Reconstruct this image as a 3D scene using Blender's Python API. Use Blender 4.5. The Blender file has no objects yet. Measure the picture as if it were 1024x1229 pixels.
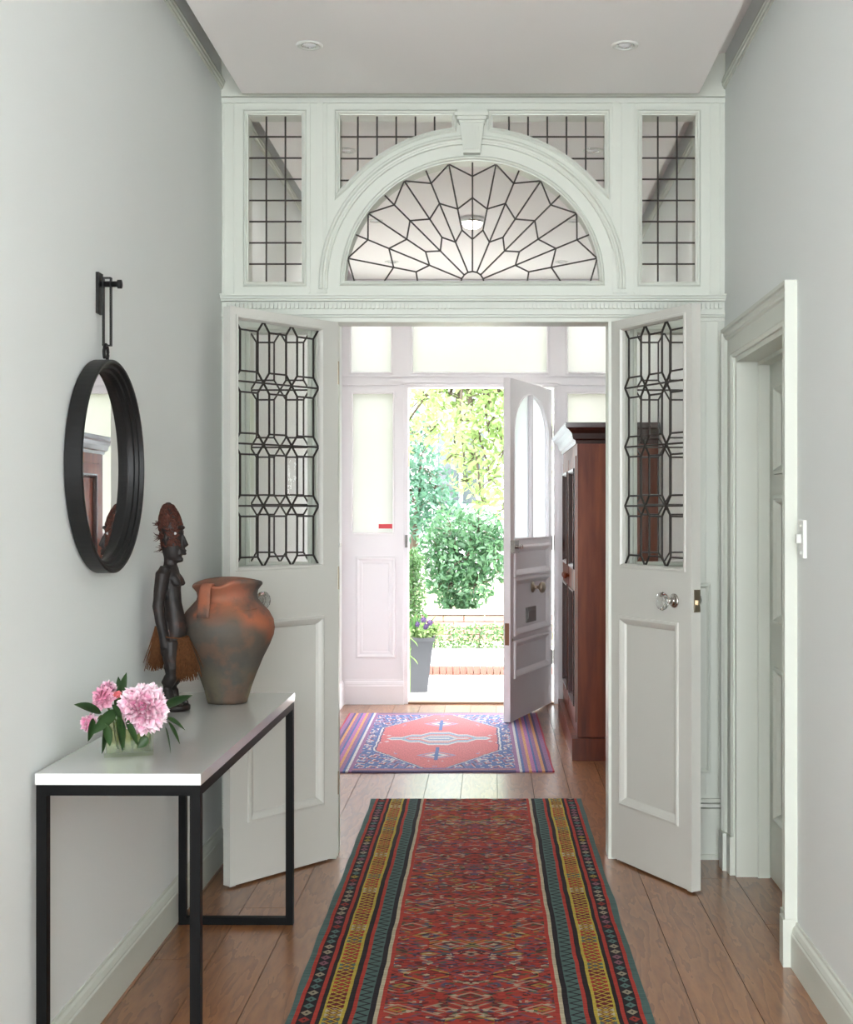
import bpy, bmesh, math, random
from mathutils import Vector, Matrix, noise as mnoise
from mathutils.geometry import tessellate_polygon
PI = math.pi
random.seed(7)
S = bpy.context.scene
C = S.collection
# ------------------------------------------------------------------ camera
cam_data = bpy.data.cameras.new('camera'); cam = bpy.data.objects.new('camera', cam_data); C.objects.link(cam)
cam.location = (0, 0, 1.36); cam.rotation_euler = (PI/2, 0, 0)
cam_data.sensor_fit = 'HORIZONTAL'; cam_data.sensor_width = 36
cam_data.lens = 1545/1024*36
cam_data.shift_x = -80/1024; cam_data.shift_y = -2.5/1024
cam_data.clip_start = 0.05
S.camera = cam
# ------------------------------------------------------------------ sky, sun, window light, exposure
world = bpy.data.worlds.new('sky'); S.world = world; world.use_nodes = True
wn = world.node_tree
bg = wn.nodes['Background']
bg.inputs['Color'].default_value = (0.90, 0.95, 1.0, 1); bg.inputs['Strength'].default_value = 11.0
def lamp(name, kind, loc, rot, energy, color, **kw):
    d = bpy.data.lights.new(name, kind); d.energy = energy; d.color = color
    for k, v in kw.items(): setattr(d, k, v)
    o = bpy.data.objects.new(name, d); C.objects.link(o); o.location = loc; o.rotation_euler = rot
    return o
lamp('sun', 'SUN', (4, 12, 12), (math.radians(4), math.radians(42), 0), 15.0, (1.0, 0.95, 0.86), angle=0.02)
# daylight entering through the tall window behind the camera
lamp('window_daylight', 'AREA', (-0.08, -2.56, 1.5), (PI/2+math.radians(22), 0, 0), 96, (0.94, 0.975, 1.0), shape='RECTANGLE', size=1.8, size_y=2.7)
# daylight at the front door opening and the frosted lights (brings sky in with little noise)
S.view_settings.view_transform = 'Standard'; S.view_settings.look = 'None'
S.view_settings.gamma = 1.0; S.view_settings.use_curve_mapping = False
S.view_settings.exposure = 0.26

# ------------------------------------------------------------------ helpers
def tag(o, label=None, cat=None, group=None, kind=None):
    if label: o['label'] = label
    if cat: o['category'] = cat
    if group: o['group'] = group
    if kind: o['kind'] = kind
    return o
def thing(name, label, cat, loc=(0,0,0), rotz=0, group=None, kind=None):
    o = bpy.data.objects.new(name, None); C.objects.link(o); o.empty_display_size = 0.05
    o.location = loc; o.rotation_euler = (0, 0, rotz)
    return tag(o, label, cat, group, kind)
def link(name, me, m, parent=None, smooth=False):
    o = bpy.data.objects.new(name, me); C.objects.link(o)
    if m is not None and not me.materials: me.materials.append(m)
    if parent: o.parent = parent
    if smooth:
        for p in me.polygons: p.use_smooth = True
    return o
def obj(name, bm, m, parent=None, smooth=False, bevel=0, recalc=True):
    if bevel:
        es = [e for e in bm.edges if len(e.link_faces) == 2 and e.calc_face_angle(0) > 0.6]
        bmesh.ops.bevel(bm, geom=es, offset=bevel, segments=2, profile=0.6, affect='EDGES')
    if recalc: bmesh.ops.recalc_face_normals(bm, faces=bm.faces[:])
    me = bpy.data.meshes.new(name); bm.to_mesh(me); bm.free()
    return link(name, me, m, parent, smooth)
def add_box(bm, x0, x1, y0, y1, z0, z1):
    v = [bm.verts.new((x, y, z)) for x in (x0, x1) for y in (y0, y1) for z in (z0, z1)]
    for f in ((0,1,3,2),(4,6,7,5),(0,4,5,1),(2,3,7,6),(0,2,6,4),(1,5,7,3)): bm.faces.new([v[i] for i in f])
    return bm
def box(*a): return add_box(bmesh.new(), *a)
def add_plate(bm, outer, holes, c0, c1, F):
    """polygon with holes in (a,b), thickness c0..c1, F(a,b,c)->xyz"""
    loops = [list(outer)] + [list(h) for h in holes]
    flat = [p for l in loops for p in l]
    tris = tessellate_polygon([[Vector((p[0], p[1], 0)) for p in l] for l in loops])
    A = [bm.verts.new(F(p[0], p[1], c0)) for p in flat]; B = [bm.verts.new(F(p[0], p[1], c1)) for p in flat]
    for t in tris:
        try: bm.faces.new([A[i] for i in t]); bm.faces.new([B[i] for i in reversed(t)])
        except ValueError: pass
    k = 0
    for l in loops:
        n = len(l)
        for i in range(n):
            a, b = k+i, k+(i+1) % n
            try: bm.faces.new([A[a], A[b], B[b], B[a]])
            except ValueError: pass
        k += n
    return bm
def plate(*a): return add_plate(bmesh.new(), *a)
def add_mould(bm, path, prof, F, closed=True, cap=True):
    """profile [(inward offset, height)] swept with mitres along a 2-D path"""
    n = len(path); rings = []
    for i in range(n):
        p = Vector(path[i])
        d1 = d2 = None
        if closed or i > 0: d1 = (p - Vector(path[i-1])).normalized()
        if closed or i < n-1: d2 = (Vector(path[(i+1) % n]) - p).normalized()
        if d1 is None: d1 = d2
        if d2 is None: d2 = d1
        n1 = Vector((-d1.y, d1.x)); n2 = Vector((-d2.y, d2.x))
        m = (n1+n2)/max(0.25, 1+n1.dot(n2))
        rings.append([bm.verts.new(F(p.x+m.x*a, p.y+m.y*a, b)) for a, b in prof])
    k = len(prof)
    for i in range(n if closed else n-1):
        r, s = rings[i], rings[(i+1) % n]
        for j in range(k if cap else k-1):
            bm.faces.new([r[j], r[(j+1) % k], s[(j+1) % k], s[j]])
    if not closed and cap:
        bm.faces.new(rings[0]); bm.faces.new(rings[-1][::-1])
    return bm
def mould(*a, **k): return add_mould(bmesh.new(), *a, **k)
def rect(x0, x1, y0, y1): return [(x0,y0),(x1,y0),(x1,y1),(x0,y1)]
def add_lathe(bm, prof, cx=0, cy=0, cz=0, seg=32, axis='Z', close=False):
    rings = []
    for r, h in prof:
        ring = []
        for i in range(seg):
            a = 2*PI*i/seg; x, y = r*math.cos(a), r*math.sin(a)
            if axis == 'Z': p = (cx+x, cy+y, cz+h)
            elif axis == 'Y': p = (cx+x, cy+h, cz+y)
            else: p = (cx+h, cy+x, cz+y)
            ring.append(bm.verts.new(p))
        rings.append(ring)
    pairs = list(zip(rings, rings[1:]))
    if close: pairs.append((rings[-1], rings[0]))
    for a, b in pairs:
        for i in range(seg): bm.faces.new([a[i], a[(i+1)%seg], b[(i+1)%seg], b[i]])
    if not close:
        bm.faces.new(rings[0][::-1]); bm.faces.new(rings[-1])
    return bm
def lathe(*a, **k): return add_lathe(bmesh.new(), *a, **k)
def add_tube(bm, pts, rad, seg=8, caps=True):
    pts = [Vector(p) for p in pts]; n = len(pts); rings = []
    up = Vector((0.13, 0.21, 1)).normalized()
    for i, p in enumerate(pts):
        d = (pts[min(i+1, n-1)]-pts[max(i-1, 0)]).normalized()
        if abs(d.dot(up)) > 0.97: u = d.cross(Vector((1, 0.1, 0))).normalized()
        else: u = d.cross(up).normalized()
        if rings and u.dot(lastu) < 0: u = -u
        lastu = u
        v = d.cross(u); r = rad[i] if isinstance(rad, (list, tuple)) else rad
        ru, rv = r if isinstance(r, (list, tuple)) else (r, r)
        rings.append([bm.verts.new(p+u*math.cos(2*PI*k/seg)*ru+v*math.sin(2*PI*k/seg)*rv) for k in range(seg)])
    for a, b in zip(rings, rings[1:]):
        for i in range(seg): bm.faces.new([a[i], a[(i+1)%seg], b[(i+1)%seg], b[i]])
    if caps: bm.faces.new(rings[0][::-1]); bm.faces.new(rings[-1])
    return bm
def tube(*a, **k): return add_tube(bmesh.new(), *a, **k)
def copy_tree(o, parent=None):
    c = o.copy(); C.objects.link(c)
    if parent: c.parent = parent
    for ch in list(o.children): copy_tree(ch, c)
    return c

# ------------------------------------------------------------------ materials
def new_mat(name):
    m = bpy.data.materials.new(name); m.use_nodes = True
    return m, m.node_tree, m.node_tree.nodes['Principled BSDF']
def nd(nt, kind, **kw):
    n = nt.nodes.new(kind)
    for k, v in kw.items(): setattr(n, k, v)
    return n
def plug(nt, sock, v):
    if hasattr(v, 'is_output'): nt.links.new(v, sock)
    elif isinstance(v, tuple) and len(v) == 3 and sock.type == 'RGBA': sock.default_value = (*v, 1)
    else: sock.default_value = v
def M(nt, op, a, b=None, c=None):
    n = nd(nt, 'ShaderNodeMath', operation=op)
    for i, x in enumerate((a, b, c)):
        if x is not None: plug(nt, n.inputs[i], x)
    return n.outputs[0]
def mix(nt, f, a, b, mode='MIX'):
    n = nd(nt, 'ShaderNodeMix', data_type='RGBA', blend_type=mode)
    plug(nt, n.inputs[0], f); plug(nt, n.inputs[6], a); plug(nt, n.inputs[7], b)
    return n.outputs[2]
def ramp(nt, fac, stops, interp='LINEAR'):
    n = nd(nt, 'ShaderNodeValToRGB'); cr = n.color_ramp; cr.interpolation = interp
    while len(cr.elements) > 1: cr.elements.remove(cr.elements[-1])
    cr.elements[0].position = stops[0][0]; cr.elements[0].color = (*stops[0][1], 1)
    for p, c in stops[1:]:
        e = cr.elements.new(p); e.color = (*c, 1)
    plug(nt, n.inputs[0], fac); return n.outputs[0]
def objco(nt, scale=(1,1,1)):
    tc = nd(nt, 'ShaderNodeTexCoord'); mp = nd(nt, 'ShaderNodeMapping')
    nt.links.new(tc.outputs['Object'], mp.inputs[0]); mp.inputs['Scale'].default_value = scale
    return mp.outputs[0]
def noise(nt, vec, scale, detail=3, rough=0.5, out=0):
    n = nd(nt, 'ShaderNodeTexNoise'); nt.links.new(vec, n.inputs['Vector'])
    n.inputs['Scale'].default_value = scale; n.inputs['Detail'].default_value = detail; n.inputs['Roughness'].default_value = rough
    return n.outputs[out]
def bump(nt, p, h, strength=0.1, dist=0.01):
    b = nd(nt, 'ShaderNodeBump'); b.inputs['Strength'].default_value = strength; b.inputs['Distance'].default_value = dist
    nt.links.new(h, b.inputs['Height']); nt.links.new(b.outputs[0], p.inputs['Normal'])
def mat(name, col, rough=0.5, metal=0.0, var=0.06, vscale=6, bmp=0.0, bscale=60, coat=0.0, spec=None, scale=(1,1,1)):
    m, nt, p = new_mat(name)
    co = objco(nt, scale)
    f = noise(nt, co, vscale, 3)
    dark = tuple(max(0, c*(1-var)) for c in col); lite = tuple(min(1, c*(1+var)) for c in col)
    plug(nt, p.inputs['Base Color'], mix(nt, f, dark, lite))
    p.inputs['Roughness'].default_value = rough; p.inputs['Metallic'].default_value = metal
    if coat: p.inputs['Coat Weight'].default_value = coat; p.inputs['Coat Roughness'].default_value = 0.12
    if spec is not None: p.inputs['Specular IOR Level'].default_value = spec
    if bmp: bump(nt, p, noise(nt, co, bscale, 4), bmp, 0.004)
    return m
wall_paint = mat('wall_paint', (0.79, 0.815, 0.795), 0.75, var=0.015, vscale=2, bmp=0.05, bscale=120)
ceiling_paint = mat('ceiling_paint', (0.90, 0.885, 0.865), 0.8, var=0.01, vscale=2)
gloss_paint = mat('white_gloss_paint', (0.62, 0.645, 0.575), 0.38, var=0.02, vscale=3, bmp=0.03, bscale=40)
door_paint = mat('door_satin_paint', (0.61, 0.605, 0.555), 0.35, var=0.02, vscale=3, bmp=0.03, bscale=30)
front_paint = mat('front_wall_paint', (0.80, 0.77, 0.79), 0.4, var=0.015, vscale=3)
lead = mat('lead_came', (0.045, 0.04, 0.035), 0.5, 0.5, var=0.2, vscale=40)
black_metal = mat('black_steel', (0.006, 0.006, 0.006), 0.45, 0.0, var=0.1, spec=0.08)
black_frame = mat('black_lacquer', (0.010, 0.010, 0.010), 0.42, 0.0, var=0.1, spec=0.25)
brass = mat('aged_brass', (0.42, 0.36, 0.28), 0.28, 1.0, var=0.1, vscale=30)
nickel = mat('nickel', (0.5, 0.48, 0.45), 0.25, 1.0, var=0.1, vscale=30)
chrome = mat('chrome', (0.8, 0.8, 0.8), 0.15, 1.0, var=0.02)
table_white = mat('white_quartz', (0.64, 0.64, 0.625), 0.06, var=0.01, vscale=10, coat=0.6)
lamp_glow, _nt, _p = new_mat('lit_diffuser'); _p.inputs['Emission Color'].default_value = (1, 0.95, 0.9, 1); _p.inputs['Emission Strength'].default_value = 10
bulb = mat('lamp_glass', (0.85, 0.86, 0.88), 0.2, var=0.02)
plastic = mat('white_plastic', (0.72, 0.73, 0.69), 0.35, var=0.02)
def glass_mat(name, tint=(0.985, 0.99, 0.985), wob=0.12, wscale=12):
    m, nt, p = new_mat(name); nt.nodes.remove(p)
    out = nt.nodes['Material Output']
    tr = nd(nt, 'ShaderNodeBsdfTransparent'); tr.inputs[0].default_value = (*tint, 1)
    gl = nd(nt, 'ShaderNodeBsdfGlossy'); gl.inputs['Roughness'].default_value = 0.03
    fr = nd(nt, 'ShaderNodeFresnel'); fr.inputs[0].default_value = 1.45
    mx = nd(nt, 'ShaderNodeMixShader')
    co = objco(nt); b = nd(nt, 'ShaderNodeBump'); b.inputs['Strength'].default_value = wob; b.inputs['Distance'].default_value = 0.01
    nt.links.new(noise(nt, co, wscale, 2), b.inputs['Height']); nt.links.new(b.outputs[0], gl.inputs['Normal'])
    ge = nd(nt, 'ShaderNodeNewGeometry'); nt.links.new(M(nt, 'MULTIPLY', fr.outputs[0], M(nt, 'SUBTRACT', 1.0, ge.outputs['Backfacing'])), mx.inputs[0]); nt.links.new(tr.outputs[0], mx.inputs[1]); nt.links.new(gl.outputs[0], mx.inputs[2])
    nt.links.new(mx.outputs[0], out.inputs['Surface'])
    return m
pane_glass = glass_mat('pane_glass')
def frosted_mat(name='frosted_glass', a=(0.45, 0.445, 0.425), b=(0.495, 0.485, 0.465), f=0.6):
    m, nt, p = new_mat(name); nt.nodes.remove(p)
    out = nt.nodes['Material Output']
    tl = nd(nt, 'ShaderNodeBsdfTranslucent'); tl.inputs[0].default_value = (*a, 1)
    rf = nd(nt, 'ShaderNodeBsdfRefraction'); rf.inputs['Roughness'].default_value = 0.42; rf.inputs['IOR'].default_value = 1.18; rf.inputs[0].default_value = (*b, 1)
    mx = nd(nt, 'ShaderNodeMixShader'); mx.inputs[0].default_value = f
    nt.links.new(tl.outputs[0], mx.inputs[1]); nt.links.new(rf.outputs[0], mx.inputs[2])
    nt.links.new(mx.outputs[0], out.inputs['Surface'])
    return m
frosted = frosted_mat()
door_frost = frosted_mat('frosted_door_glass', (0.75, 0.77, 0.80), (0.7, 0.72, 0.74), 0.5)
def real_glass(name, col, ior=1.45, rough=0.0):
    m, nt, p = new_mat(name)
    p.inputs['Base Color'].default_value = (*col, 1); p.inputs['Transmission Weight'].default_value = 1
    p.inputs['Roughness'].default_value = rough; p.inputs['IOR'].default_value = ior
    return m
crystal = real_glass('crystal', (0.95, 0.97, 0.97), 1.5)
vase_glass = glass_mat('vase_glass', (0.93, 0.96, 0.88), 0.05, 5)
def water_mat():
    m = glass_mat('vase_water', (0.86, 0.90, 0.68), 0.02, 5)
    return m
mirror_mat = mat('mirror_silver', (0.9, 0.9, 0.9), 0.01, 1.0, var=0.0)

def wood_floor(name, c1, c2, c3, rough=0.3):
    m, nt, p = new_mat(name)
    oi = nd(nt, 'ShaderNodeObjectInfo')
    tc = nd(nt, 'ShaderNodeTexCoord'); mp = nd(nt, 'ShaderNodeMapping'); nt.links.new(tc.outputs['Object'], mp.inputs[0])
    cb = nd(nt, 'ShaderNodeCombineXYZ'); nt.links.new(M(nt, 'MULTIPLY', oi.outputs['Random'], 37.0), cb.inputs[0]); nt.links.new(M(nt, 'MULTIPLY', oi.outputs['Random'], 91.0), cb.inputs[1])
    nt.links.new(cb.outputs[0], mp.inputs['Location']); mp.inputs['Scale'].default_value = (6.0, 0.9, 6.0)
    v = mp.outputs[0]
    n1 = noise(nt, v, 1.6, 4, 0.55)
    grain = M(nt, 'FRACT', M(nt, 'MULTIPLY', n1, 9.0))
    n2 = noise(nt, v, 14, 4, 0.7)
    g = M(nt, 'MULTIPLY_ADD', n2, 0.6, M(nt, 'MULTIPLY', grain, 0.35))
    col = ramp(nt, g, [(0.15, c1), (0.5, c2), (0.85, c3)])
    tone = M(nt, 'MULTIPLY_ADD', oi.outputs['Random'], 0.35, 0.82)
    cc = nd(nt, 'ShaderNodeMix', data_type='RGBA', blend_type='MULTIPLY'); cc.inputs[0].default_value = 1
    nt.links.new(col, cc.inputs[6]); nt.links.new(tone, cc.inputs[7])
    nt.links.new(cc.outputs[2], p.inputs['Base Color'])
    plug(nt, p.inputs['Roughness'], M(nt, 'MULTIPLY_ADD', n2, 0.15, rough-0.07))
    p.inputs['Coat Weight'].default_value = 0.85; p.inputs['Coat IOR'].default_value = 1.55; p.inputs['Specular IOR Level'].default_value = 0.3; p.inputs['Coat Roughness'].default_value = 0.20
    bump(nt, p, g, 0.12, 0.002)
    return m
oak = wood_floor('oak_boards', (0.15, 0.055, 0.017), (0.27, 0.105, 0.034), (0.35, 0.15, 0.055), 0.38)
def mahogany_mat():
    m, nt, p = new_mat('mahogany')
    co = objco(nt, (7, 7, 0.7)); n1 = noise(nt, co, 2.2, 5, 0.6); n2 = noise(nt, objco(nt), 1.6, 2)
    g = M(nt, 'MULTIPLY_ADD', n2, 0.35, M(nt, 'MULTIPLY', n1, 0.65))
    nt.links.new(ramp(nt, g, [(0.3, (0.05, 0.010, 0.005)), (0.5, (0.17, 0.036, 0.013)), (0.72, (0.30, 0.078, 0.024))]), p.inputs['Base Color'])
    p.inputs['Roughness'].default_value = 0.38; p.inputs['Specular IOR Level'].default_value = 0.25
    return m
mahogany = mahogany_mat()
dark_mahogany = mat('dark_mahogany', (0.035, 0.008, 0.007), 0.25, var=0.3, vscale=8, coat=0.5)

# ------------------------------------------------------------------ room shell
XL, XR, YS, YF, YB, ZC = -1.06, 0.905, 5.03, 9.02, -2.6, 3.14
ZR = 2.96
FZ = lambda a, b, c: (a, b, c)                       # plan
def SXZ(y0): return lambda a, b, c: (a, y0-c, b)      # upright in X-Z, c towards the camera
def WR(x0): return lambda a, b, c: (x0-c, a, b)       # on right wall: a = Y, b = Z, c into the room
def WL(x0): return lambda a, b, c: (x0+c, a, b)
px = lambda x: (x-592)/307.2
pz = lambda y: 1.36+(612-y)/307.2
fx = lambda x: (x-592)/171.3
fz = lambda y: 1.36+(612-y)/171.3

wl = tag(obj('wall_left', box(XL-0.15, XL, YB, YF+0.25, -0.2, 3.2), wall_paint), 'pale grey-white plaster wall along the left side of the hall', kind='structure')
DY0, DY1, DH = 3.95, 4.79, 1.93                       # side door opening in the right wall
wr = obj('wall_right', plate([(YB,-0.2),(DY0,-0.2),(DY0,DH),(DY1,DH),(DY1,-0.2),(YF+0.25,-0.2),(YF+0.25,3.2),(YB,3.2)], [], -0.22, 0, WR(XR)), wall_paint)
tag(wr, 'pale grey-white plaster wall along the right side of the hall', kind='structure')
wb = obj('wall_back', plate([(XL,0),(XR,0),(XR,ZC),(XL,ZC)], [rect(-0.98, 0.82, 0.15, 2.85)], -0.15, 0, lambda a,b,c: (a, YB+c, b)), wall_paint)
tag(wb, 'wall behind the camera with a tall window opening', kind='structure')
tag(obj('ceiling', box(XL-0.15, XR+0.15, YB, YF+0.1, ZC, ZC+0.12), ceiling_paint), 'white plaster ceiling above the lowered panels', kind='structure')
for nm, y0, y1, lb in (('trim_1', YB+0.1, 4.945, 'lowered flat white ceiling panel over the hall, with recessed downlights'), ('trim_2', 5.19, 8.92, 'lowered flat white ceiling panel over the vestibule, seen through the fanlight')):
    tag(obj(nm, box(-0.965, 0.79, y0, y1, ZR, ZC), ceiling_paint, bevel=0.003), lb, kind='structure')
corn = [(0,0),(0.007,0),(0.008,0.008),(0.012,0.011),(0.013,0.021),(0.016,0.024),(0.016,0.032),(0,0.032)]
for nm, f, y0, y1, lb in (('trim_3', WL(XL), YB, YS, 'narrow moulded cornice along the left wall of the hall'), ('trim_4', WR(XR), YB, YS, 'narrow moulded cornice along the right wall of the hall'),
                      ('trim_5', WL(XL), YS+0.12, YF, 'cornice along the left wall of the vestibule'), ('trim_6', WR(XR), YS+0.12, YF, 'cornice along the right wall of the vestibule')):
    bm = bmesh.new()
    r0 = [bm.verts.new(f(y0, 3.0+b, a)) for a, b in corn]; r1 = [bm.verts.new(f(y1, 3.0+b, a)) for a, b in corn]
    for j in range(len(corn)): bm.faces.new([r0[j], r0[(j+1)%len(corn)], r1[(j+1)%len(corn)], r1[j]])
    bm.faces.new(r0); bm.faces.new(r1[::-1])
    tag(obj(nm, bm, gloss_paint), lb, kind='structure')
# floor with separate boards
fl = tag(obj('floor', box(XL-0.15, XR+0.25, YB, YF+0.12, -0.2, -0.022), mat('subfloor', (0.03, 0.02, 0.015), 0.9)), 'brown oak board floor of the hall and vestibule', kind='structure')
BW = 0.175
k0 = -7
for k in range(k0, 8):
    x0, x1 = 0.02+k*BW, 0.02+(k+1)*BW
    x0, x1 = max(x0, XL), min(x1, XR+0.22)
    if x1-x0 < 0.02: continue
    y = YB + random.uniform(0.3, 1.6)
    ys = [YB]
    while y < YF-0.5: ys.append(y); y += random.uniform(1.7, 2.5)
    ys.append(YF)
    for a, b in zip(ys, ys[1:]):
        if x0 < XR < x1 or x0 >= XR:                 # boards running into the side door recess
            if not (a < DY1 and b > DY0): 
                if x0 >= XR: continue
        xx1 = x1
        bm = bmesh.new()
        add_box(bm, x0+0.0011, xx1-0.0011, a+0.0008, b-0.0008, -0.022, 0)
        obj('plank', bm, oak, fl, bevel=0.0012)

# ------------------------------------------------------------------ leaded glazing
def planar(segs):
    """split segments at crossings, return (edges, faces) of the planar graph"""
    segs = [(Vector(a), Vector(b)) for a, b in segs if (Vector(a)-Vector(b)).length > 1e-5]
    key = lambda p: (round(p.x, 4), round(p.y, 4))
    edges = set()
    for i, (a, b) in enumerate(segs):
        d = b-a; L = d.length; ts = [0, 1]
        for j, (c, e) in enumerate(segs):
            if i == j: continue
            f = e-c; den = d.x*f.y-d.y*f.x
            for q in (c, e):
                t = (q-a).dot(d)/(L*L)
                if -1e-4 < t < 1.0001 and (a+d*t-q).length < 4e-5: ts.append(t)
            if abs(den) > 1e-9:
                w = c-a; t = (w.x*f.y-w.y*f.x)/den; s = (w.x*d.y-w.y*d.x)/den
                if 0 < t < 1 and 0 < s < 1: ts.append(t)
        ts = sorted(ts); pts = []
        for t in ts:
            k = key(a+d*min(1, max(0, t)))
            if not pts or pts[-1] != k: pts.append(k)
        for p, q in zip(pts, pts[1:]): edges.add((min(p, q), max(p, q)))
    adj = {}
    for p, q in edges: adj.setdefault(p, []).append(q); adj.setdefault(q, []).append(p)
    for p in adj: adj[p].sort(key=lambda q: math.atan2(q[1]-p[1], q[0]-p[0]))
    used, faces = set(), []
    for p in adj:
        for q in adj[p]:
            if (p, q) in used: continue
            loop, a, b = [], p, q
            while (a, b) not in used:
                used.add((a, b)); loop.append(a)
                l = adj[b]; n = l[(l.index(a)-1) % len(l)]
                a, b = b, n
            area = sum(loop[i][0]*loop[(i+1)%len(loop)][1]-loop[(i+1)%len(loop)][0]*loop[i][1] for i in range(len(loop)))/2
            if area > 2e-5: faces.append(loop)
    return edges, faces
def shrink(loop, d):
    n = len(loop); out = []
    for i in range(n):
        p = Vector(loop[i]); a = (p-Vector(loop[i-1])).normalized(); b = (Vector(loop[(i+1)%n])-p).normalized()
        n1 = Vector((-a.y, a.x)); n2 = Vector((-b.y, b.x)); m = (n1+n2)/max(0.4, 1+n1.dot(n2))
        out.append((p.x+m.x*d, p.y+m.y*d))
    return out
def glaze(parent, boundary, segs, F, cw=0.007, c=0.0):
    """leading bars (one part) and every pane a part"""
    bnd = [(boundary[i], boundary[(i+1) % len(boundary)]) for i in range(len(boundary))]
    _, faces = planar(list(segs)+bnd)
    bm = bmesh.new()
    for a, b in segs:
        a, b = Vector(a), Vector(b); d = (b-a)
        if d.length < 1e-4: continue
        d.normalize(); n = Vector((-d.y, d.x))*cw/2; e = d*cw*0.2; a2, b2 = a-e, b+e
        h = 0.0045
        va = []
        for q, s in ((a2, 1), (b2, 1)):
            va.append([bm.verts.new(F(*(q+n), c-h*0.4)), bm.verts.new(F(*(q+n*0.45), c+h)), bm.verts.new(F(*(q-n*0.45), c+h)), bm.verts.new(F(*(q-n), c-h*0.4)), bm.verts.new(F(*(q), c-h))])
        for j in range(5): bm.faces.new([va[0][j], va[0][(j+1)%5], va[1][(j+1)%5], va[1][j]])
        bm.faces.new(va[0]); bm.faces.new(va[1][::-1])
    obj('leading', bm, lead, parent)
    for f in faces:
        s = shrink(f, 0.0008)
        obj('pane', plate(s, [], c-0.0015, c+0.0015, F), pane_glass, parent)
def honey(x0, x1, z0, z1, cols=3, rows=4):
    segs = []; w = (x1-x0)/cols; h = (z1-z0)/rows; d = h*0.17
    for i in range(cols):
        a, b = x0+i*w, x0+(i+1)*w; va, vb = a+w*0.2, b-w*0.2
        for r in range(rows+1):
            z = z0+r*h
            for s in (-1, 1):
                if (r == 0 and s < 0) or (r == rows and s > 0): continue
                segs += [((a, z), (va, z+s*d)), ((va, z+s*d), (vb, z+s*d)), ((vb, z+s*d), (b, z))]
            if 0 < r < rows: segs.append(((a, z), (b, z)))
            if r < rows: segs += [((va, z+d), (va, z+h-d)), ((vb, z+d), (vb, z+h-d))]
    return segs
def clip_to(poly, a, b):
    a, b = Vector(a), Vector(b); d = b-a; ts = []
    for i in range(len(poly)):
        c, e = Vector(poly[i]), Vector(poly[(i+1)%len(poly)]); f = e-c; den = d.x*f.y-d.y*f.x
        if abs(den) < 1e-9: continue
        w = c-a; t = (w.x*f.y-w.y*f.x)/den; s = (w.x*d.y-w.y*d.x)/den
        if -1e-9 <= s < 1 and -1 < t < 2: ts.append(t)
    ts.sort(); return [(tuple(a+d*t0), tuple(a+d*t1)) for t0, t1 in zip(ts[::2], ts[1::2])]

# ------------------------------------------------------------------ the glazed screen between hall and vestibule
FS = SXZ(YS)
ox0, ox1, ozt = px(403), px(731), pz(386)
fc = (px(567), pz(338))
def fanpt(deg, r=None):
    a = math.radians(deg); R = (154-8*math.sin(a)**2) if r is None else r
    return (fc[0]+R/307.2*math.cos(a), fc[1]+R/307.2*math.sin(a))
fan_angles = sorted(set([i*180/48 for i in range(49)]))
fan_b = [fanpt(a) for a in fan_angles]
def arc(r_x, r_y, a0, a1, n=24, cy=341):
    return [(px(567)+r_x/307.2*math.cos(math.radians(a0+(a1-a0)*i/n)), pz(cy)+r_y/307.2*math.sin(math.radians(a0+(a1-a0)*i/n))) for i in range(n+1)]
def spandrel():
    # left one: top-left corner, down to the arc, along the arc, up
    pts = [(px(544), pz(137)), (px(407), pz(137)), (px(407), pz(229))]
    a0 = math.degrees(math.atan2((341-229)/189, (567-407)/196)); a1 = math.degrees(math.atan2((341-152), (567-544)))
    pts += [(px(567)-196/307.2*math.cos(math.radians(a))*1.0, pz(341)+188.5/307.2*math.sin(math.radians(a))) for a in [a0+(a1-a0)*i/14 for i in range(1, 15)]]
    return pts
spL = spandrel(); spR = [(2*px(567)-x, z) for x, z in spL][::-1]
paneL, paneR = rect(px(297), px(363), pz(339), pz(137)), rect(px(770), px(836), pz(339), pz(137))
sideL, sideR = rect(px(299), px(370), pz(675), pz(398)), rect(px(764), px(833), pz(675), pz(398))
holes = [paneL, paneR, spL, spR, fan_b, sideL, sideR]
outer = [(XL, 0), (ox0, 0), (ox0, ozt), (ox1, ozt), (ox1, 0), (XR, 0), (XR, ZC), (XL, ZC)]
scr = tag(obj('wall_partition', plate(outer, holes, -0.10, 0, FS), gloss_paint), 'white painted timber screen with arched fanlight and leaded panes, around the open double doors', kind='structure')
def sm(name, path, prof, closed=True, bevel=0): return obj(name, mould(path, prof, FS, closed), gloss_paint, scr)
bead = [(-0.016,0),(-0.016,0.006),(-0.010,0.012),(-0.004,0.009),(-0.001,0.002),(0.003,0.001),(0.003,-0.02),(0,-0.02)]
for h in holes: sm('pane_moulding', h, bead)
# archivolt: raised band around the fan with two beads
ar_o = arc(184, 178, 0, 180, 40); ar_o = [(ar_o[0][0], pz(347))]+ar_o+[(ar_o[-1][0], pz(347))]
sm('archivolt_moulding', ar_o, [(-0.0,0),(0,0.012),(0.004,0.017),(0.012,0.018),(0.016,0.010),(0.022,0.008),(0.026,0.012),(0.032,0.010),(0.034,0)], False)
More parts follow.
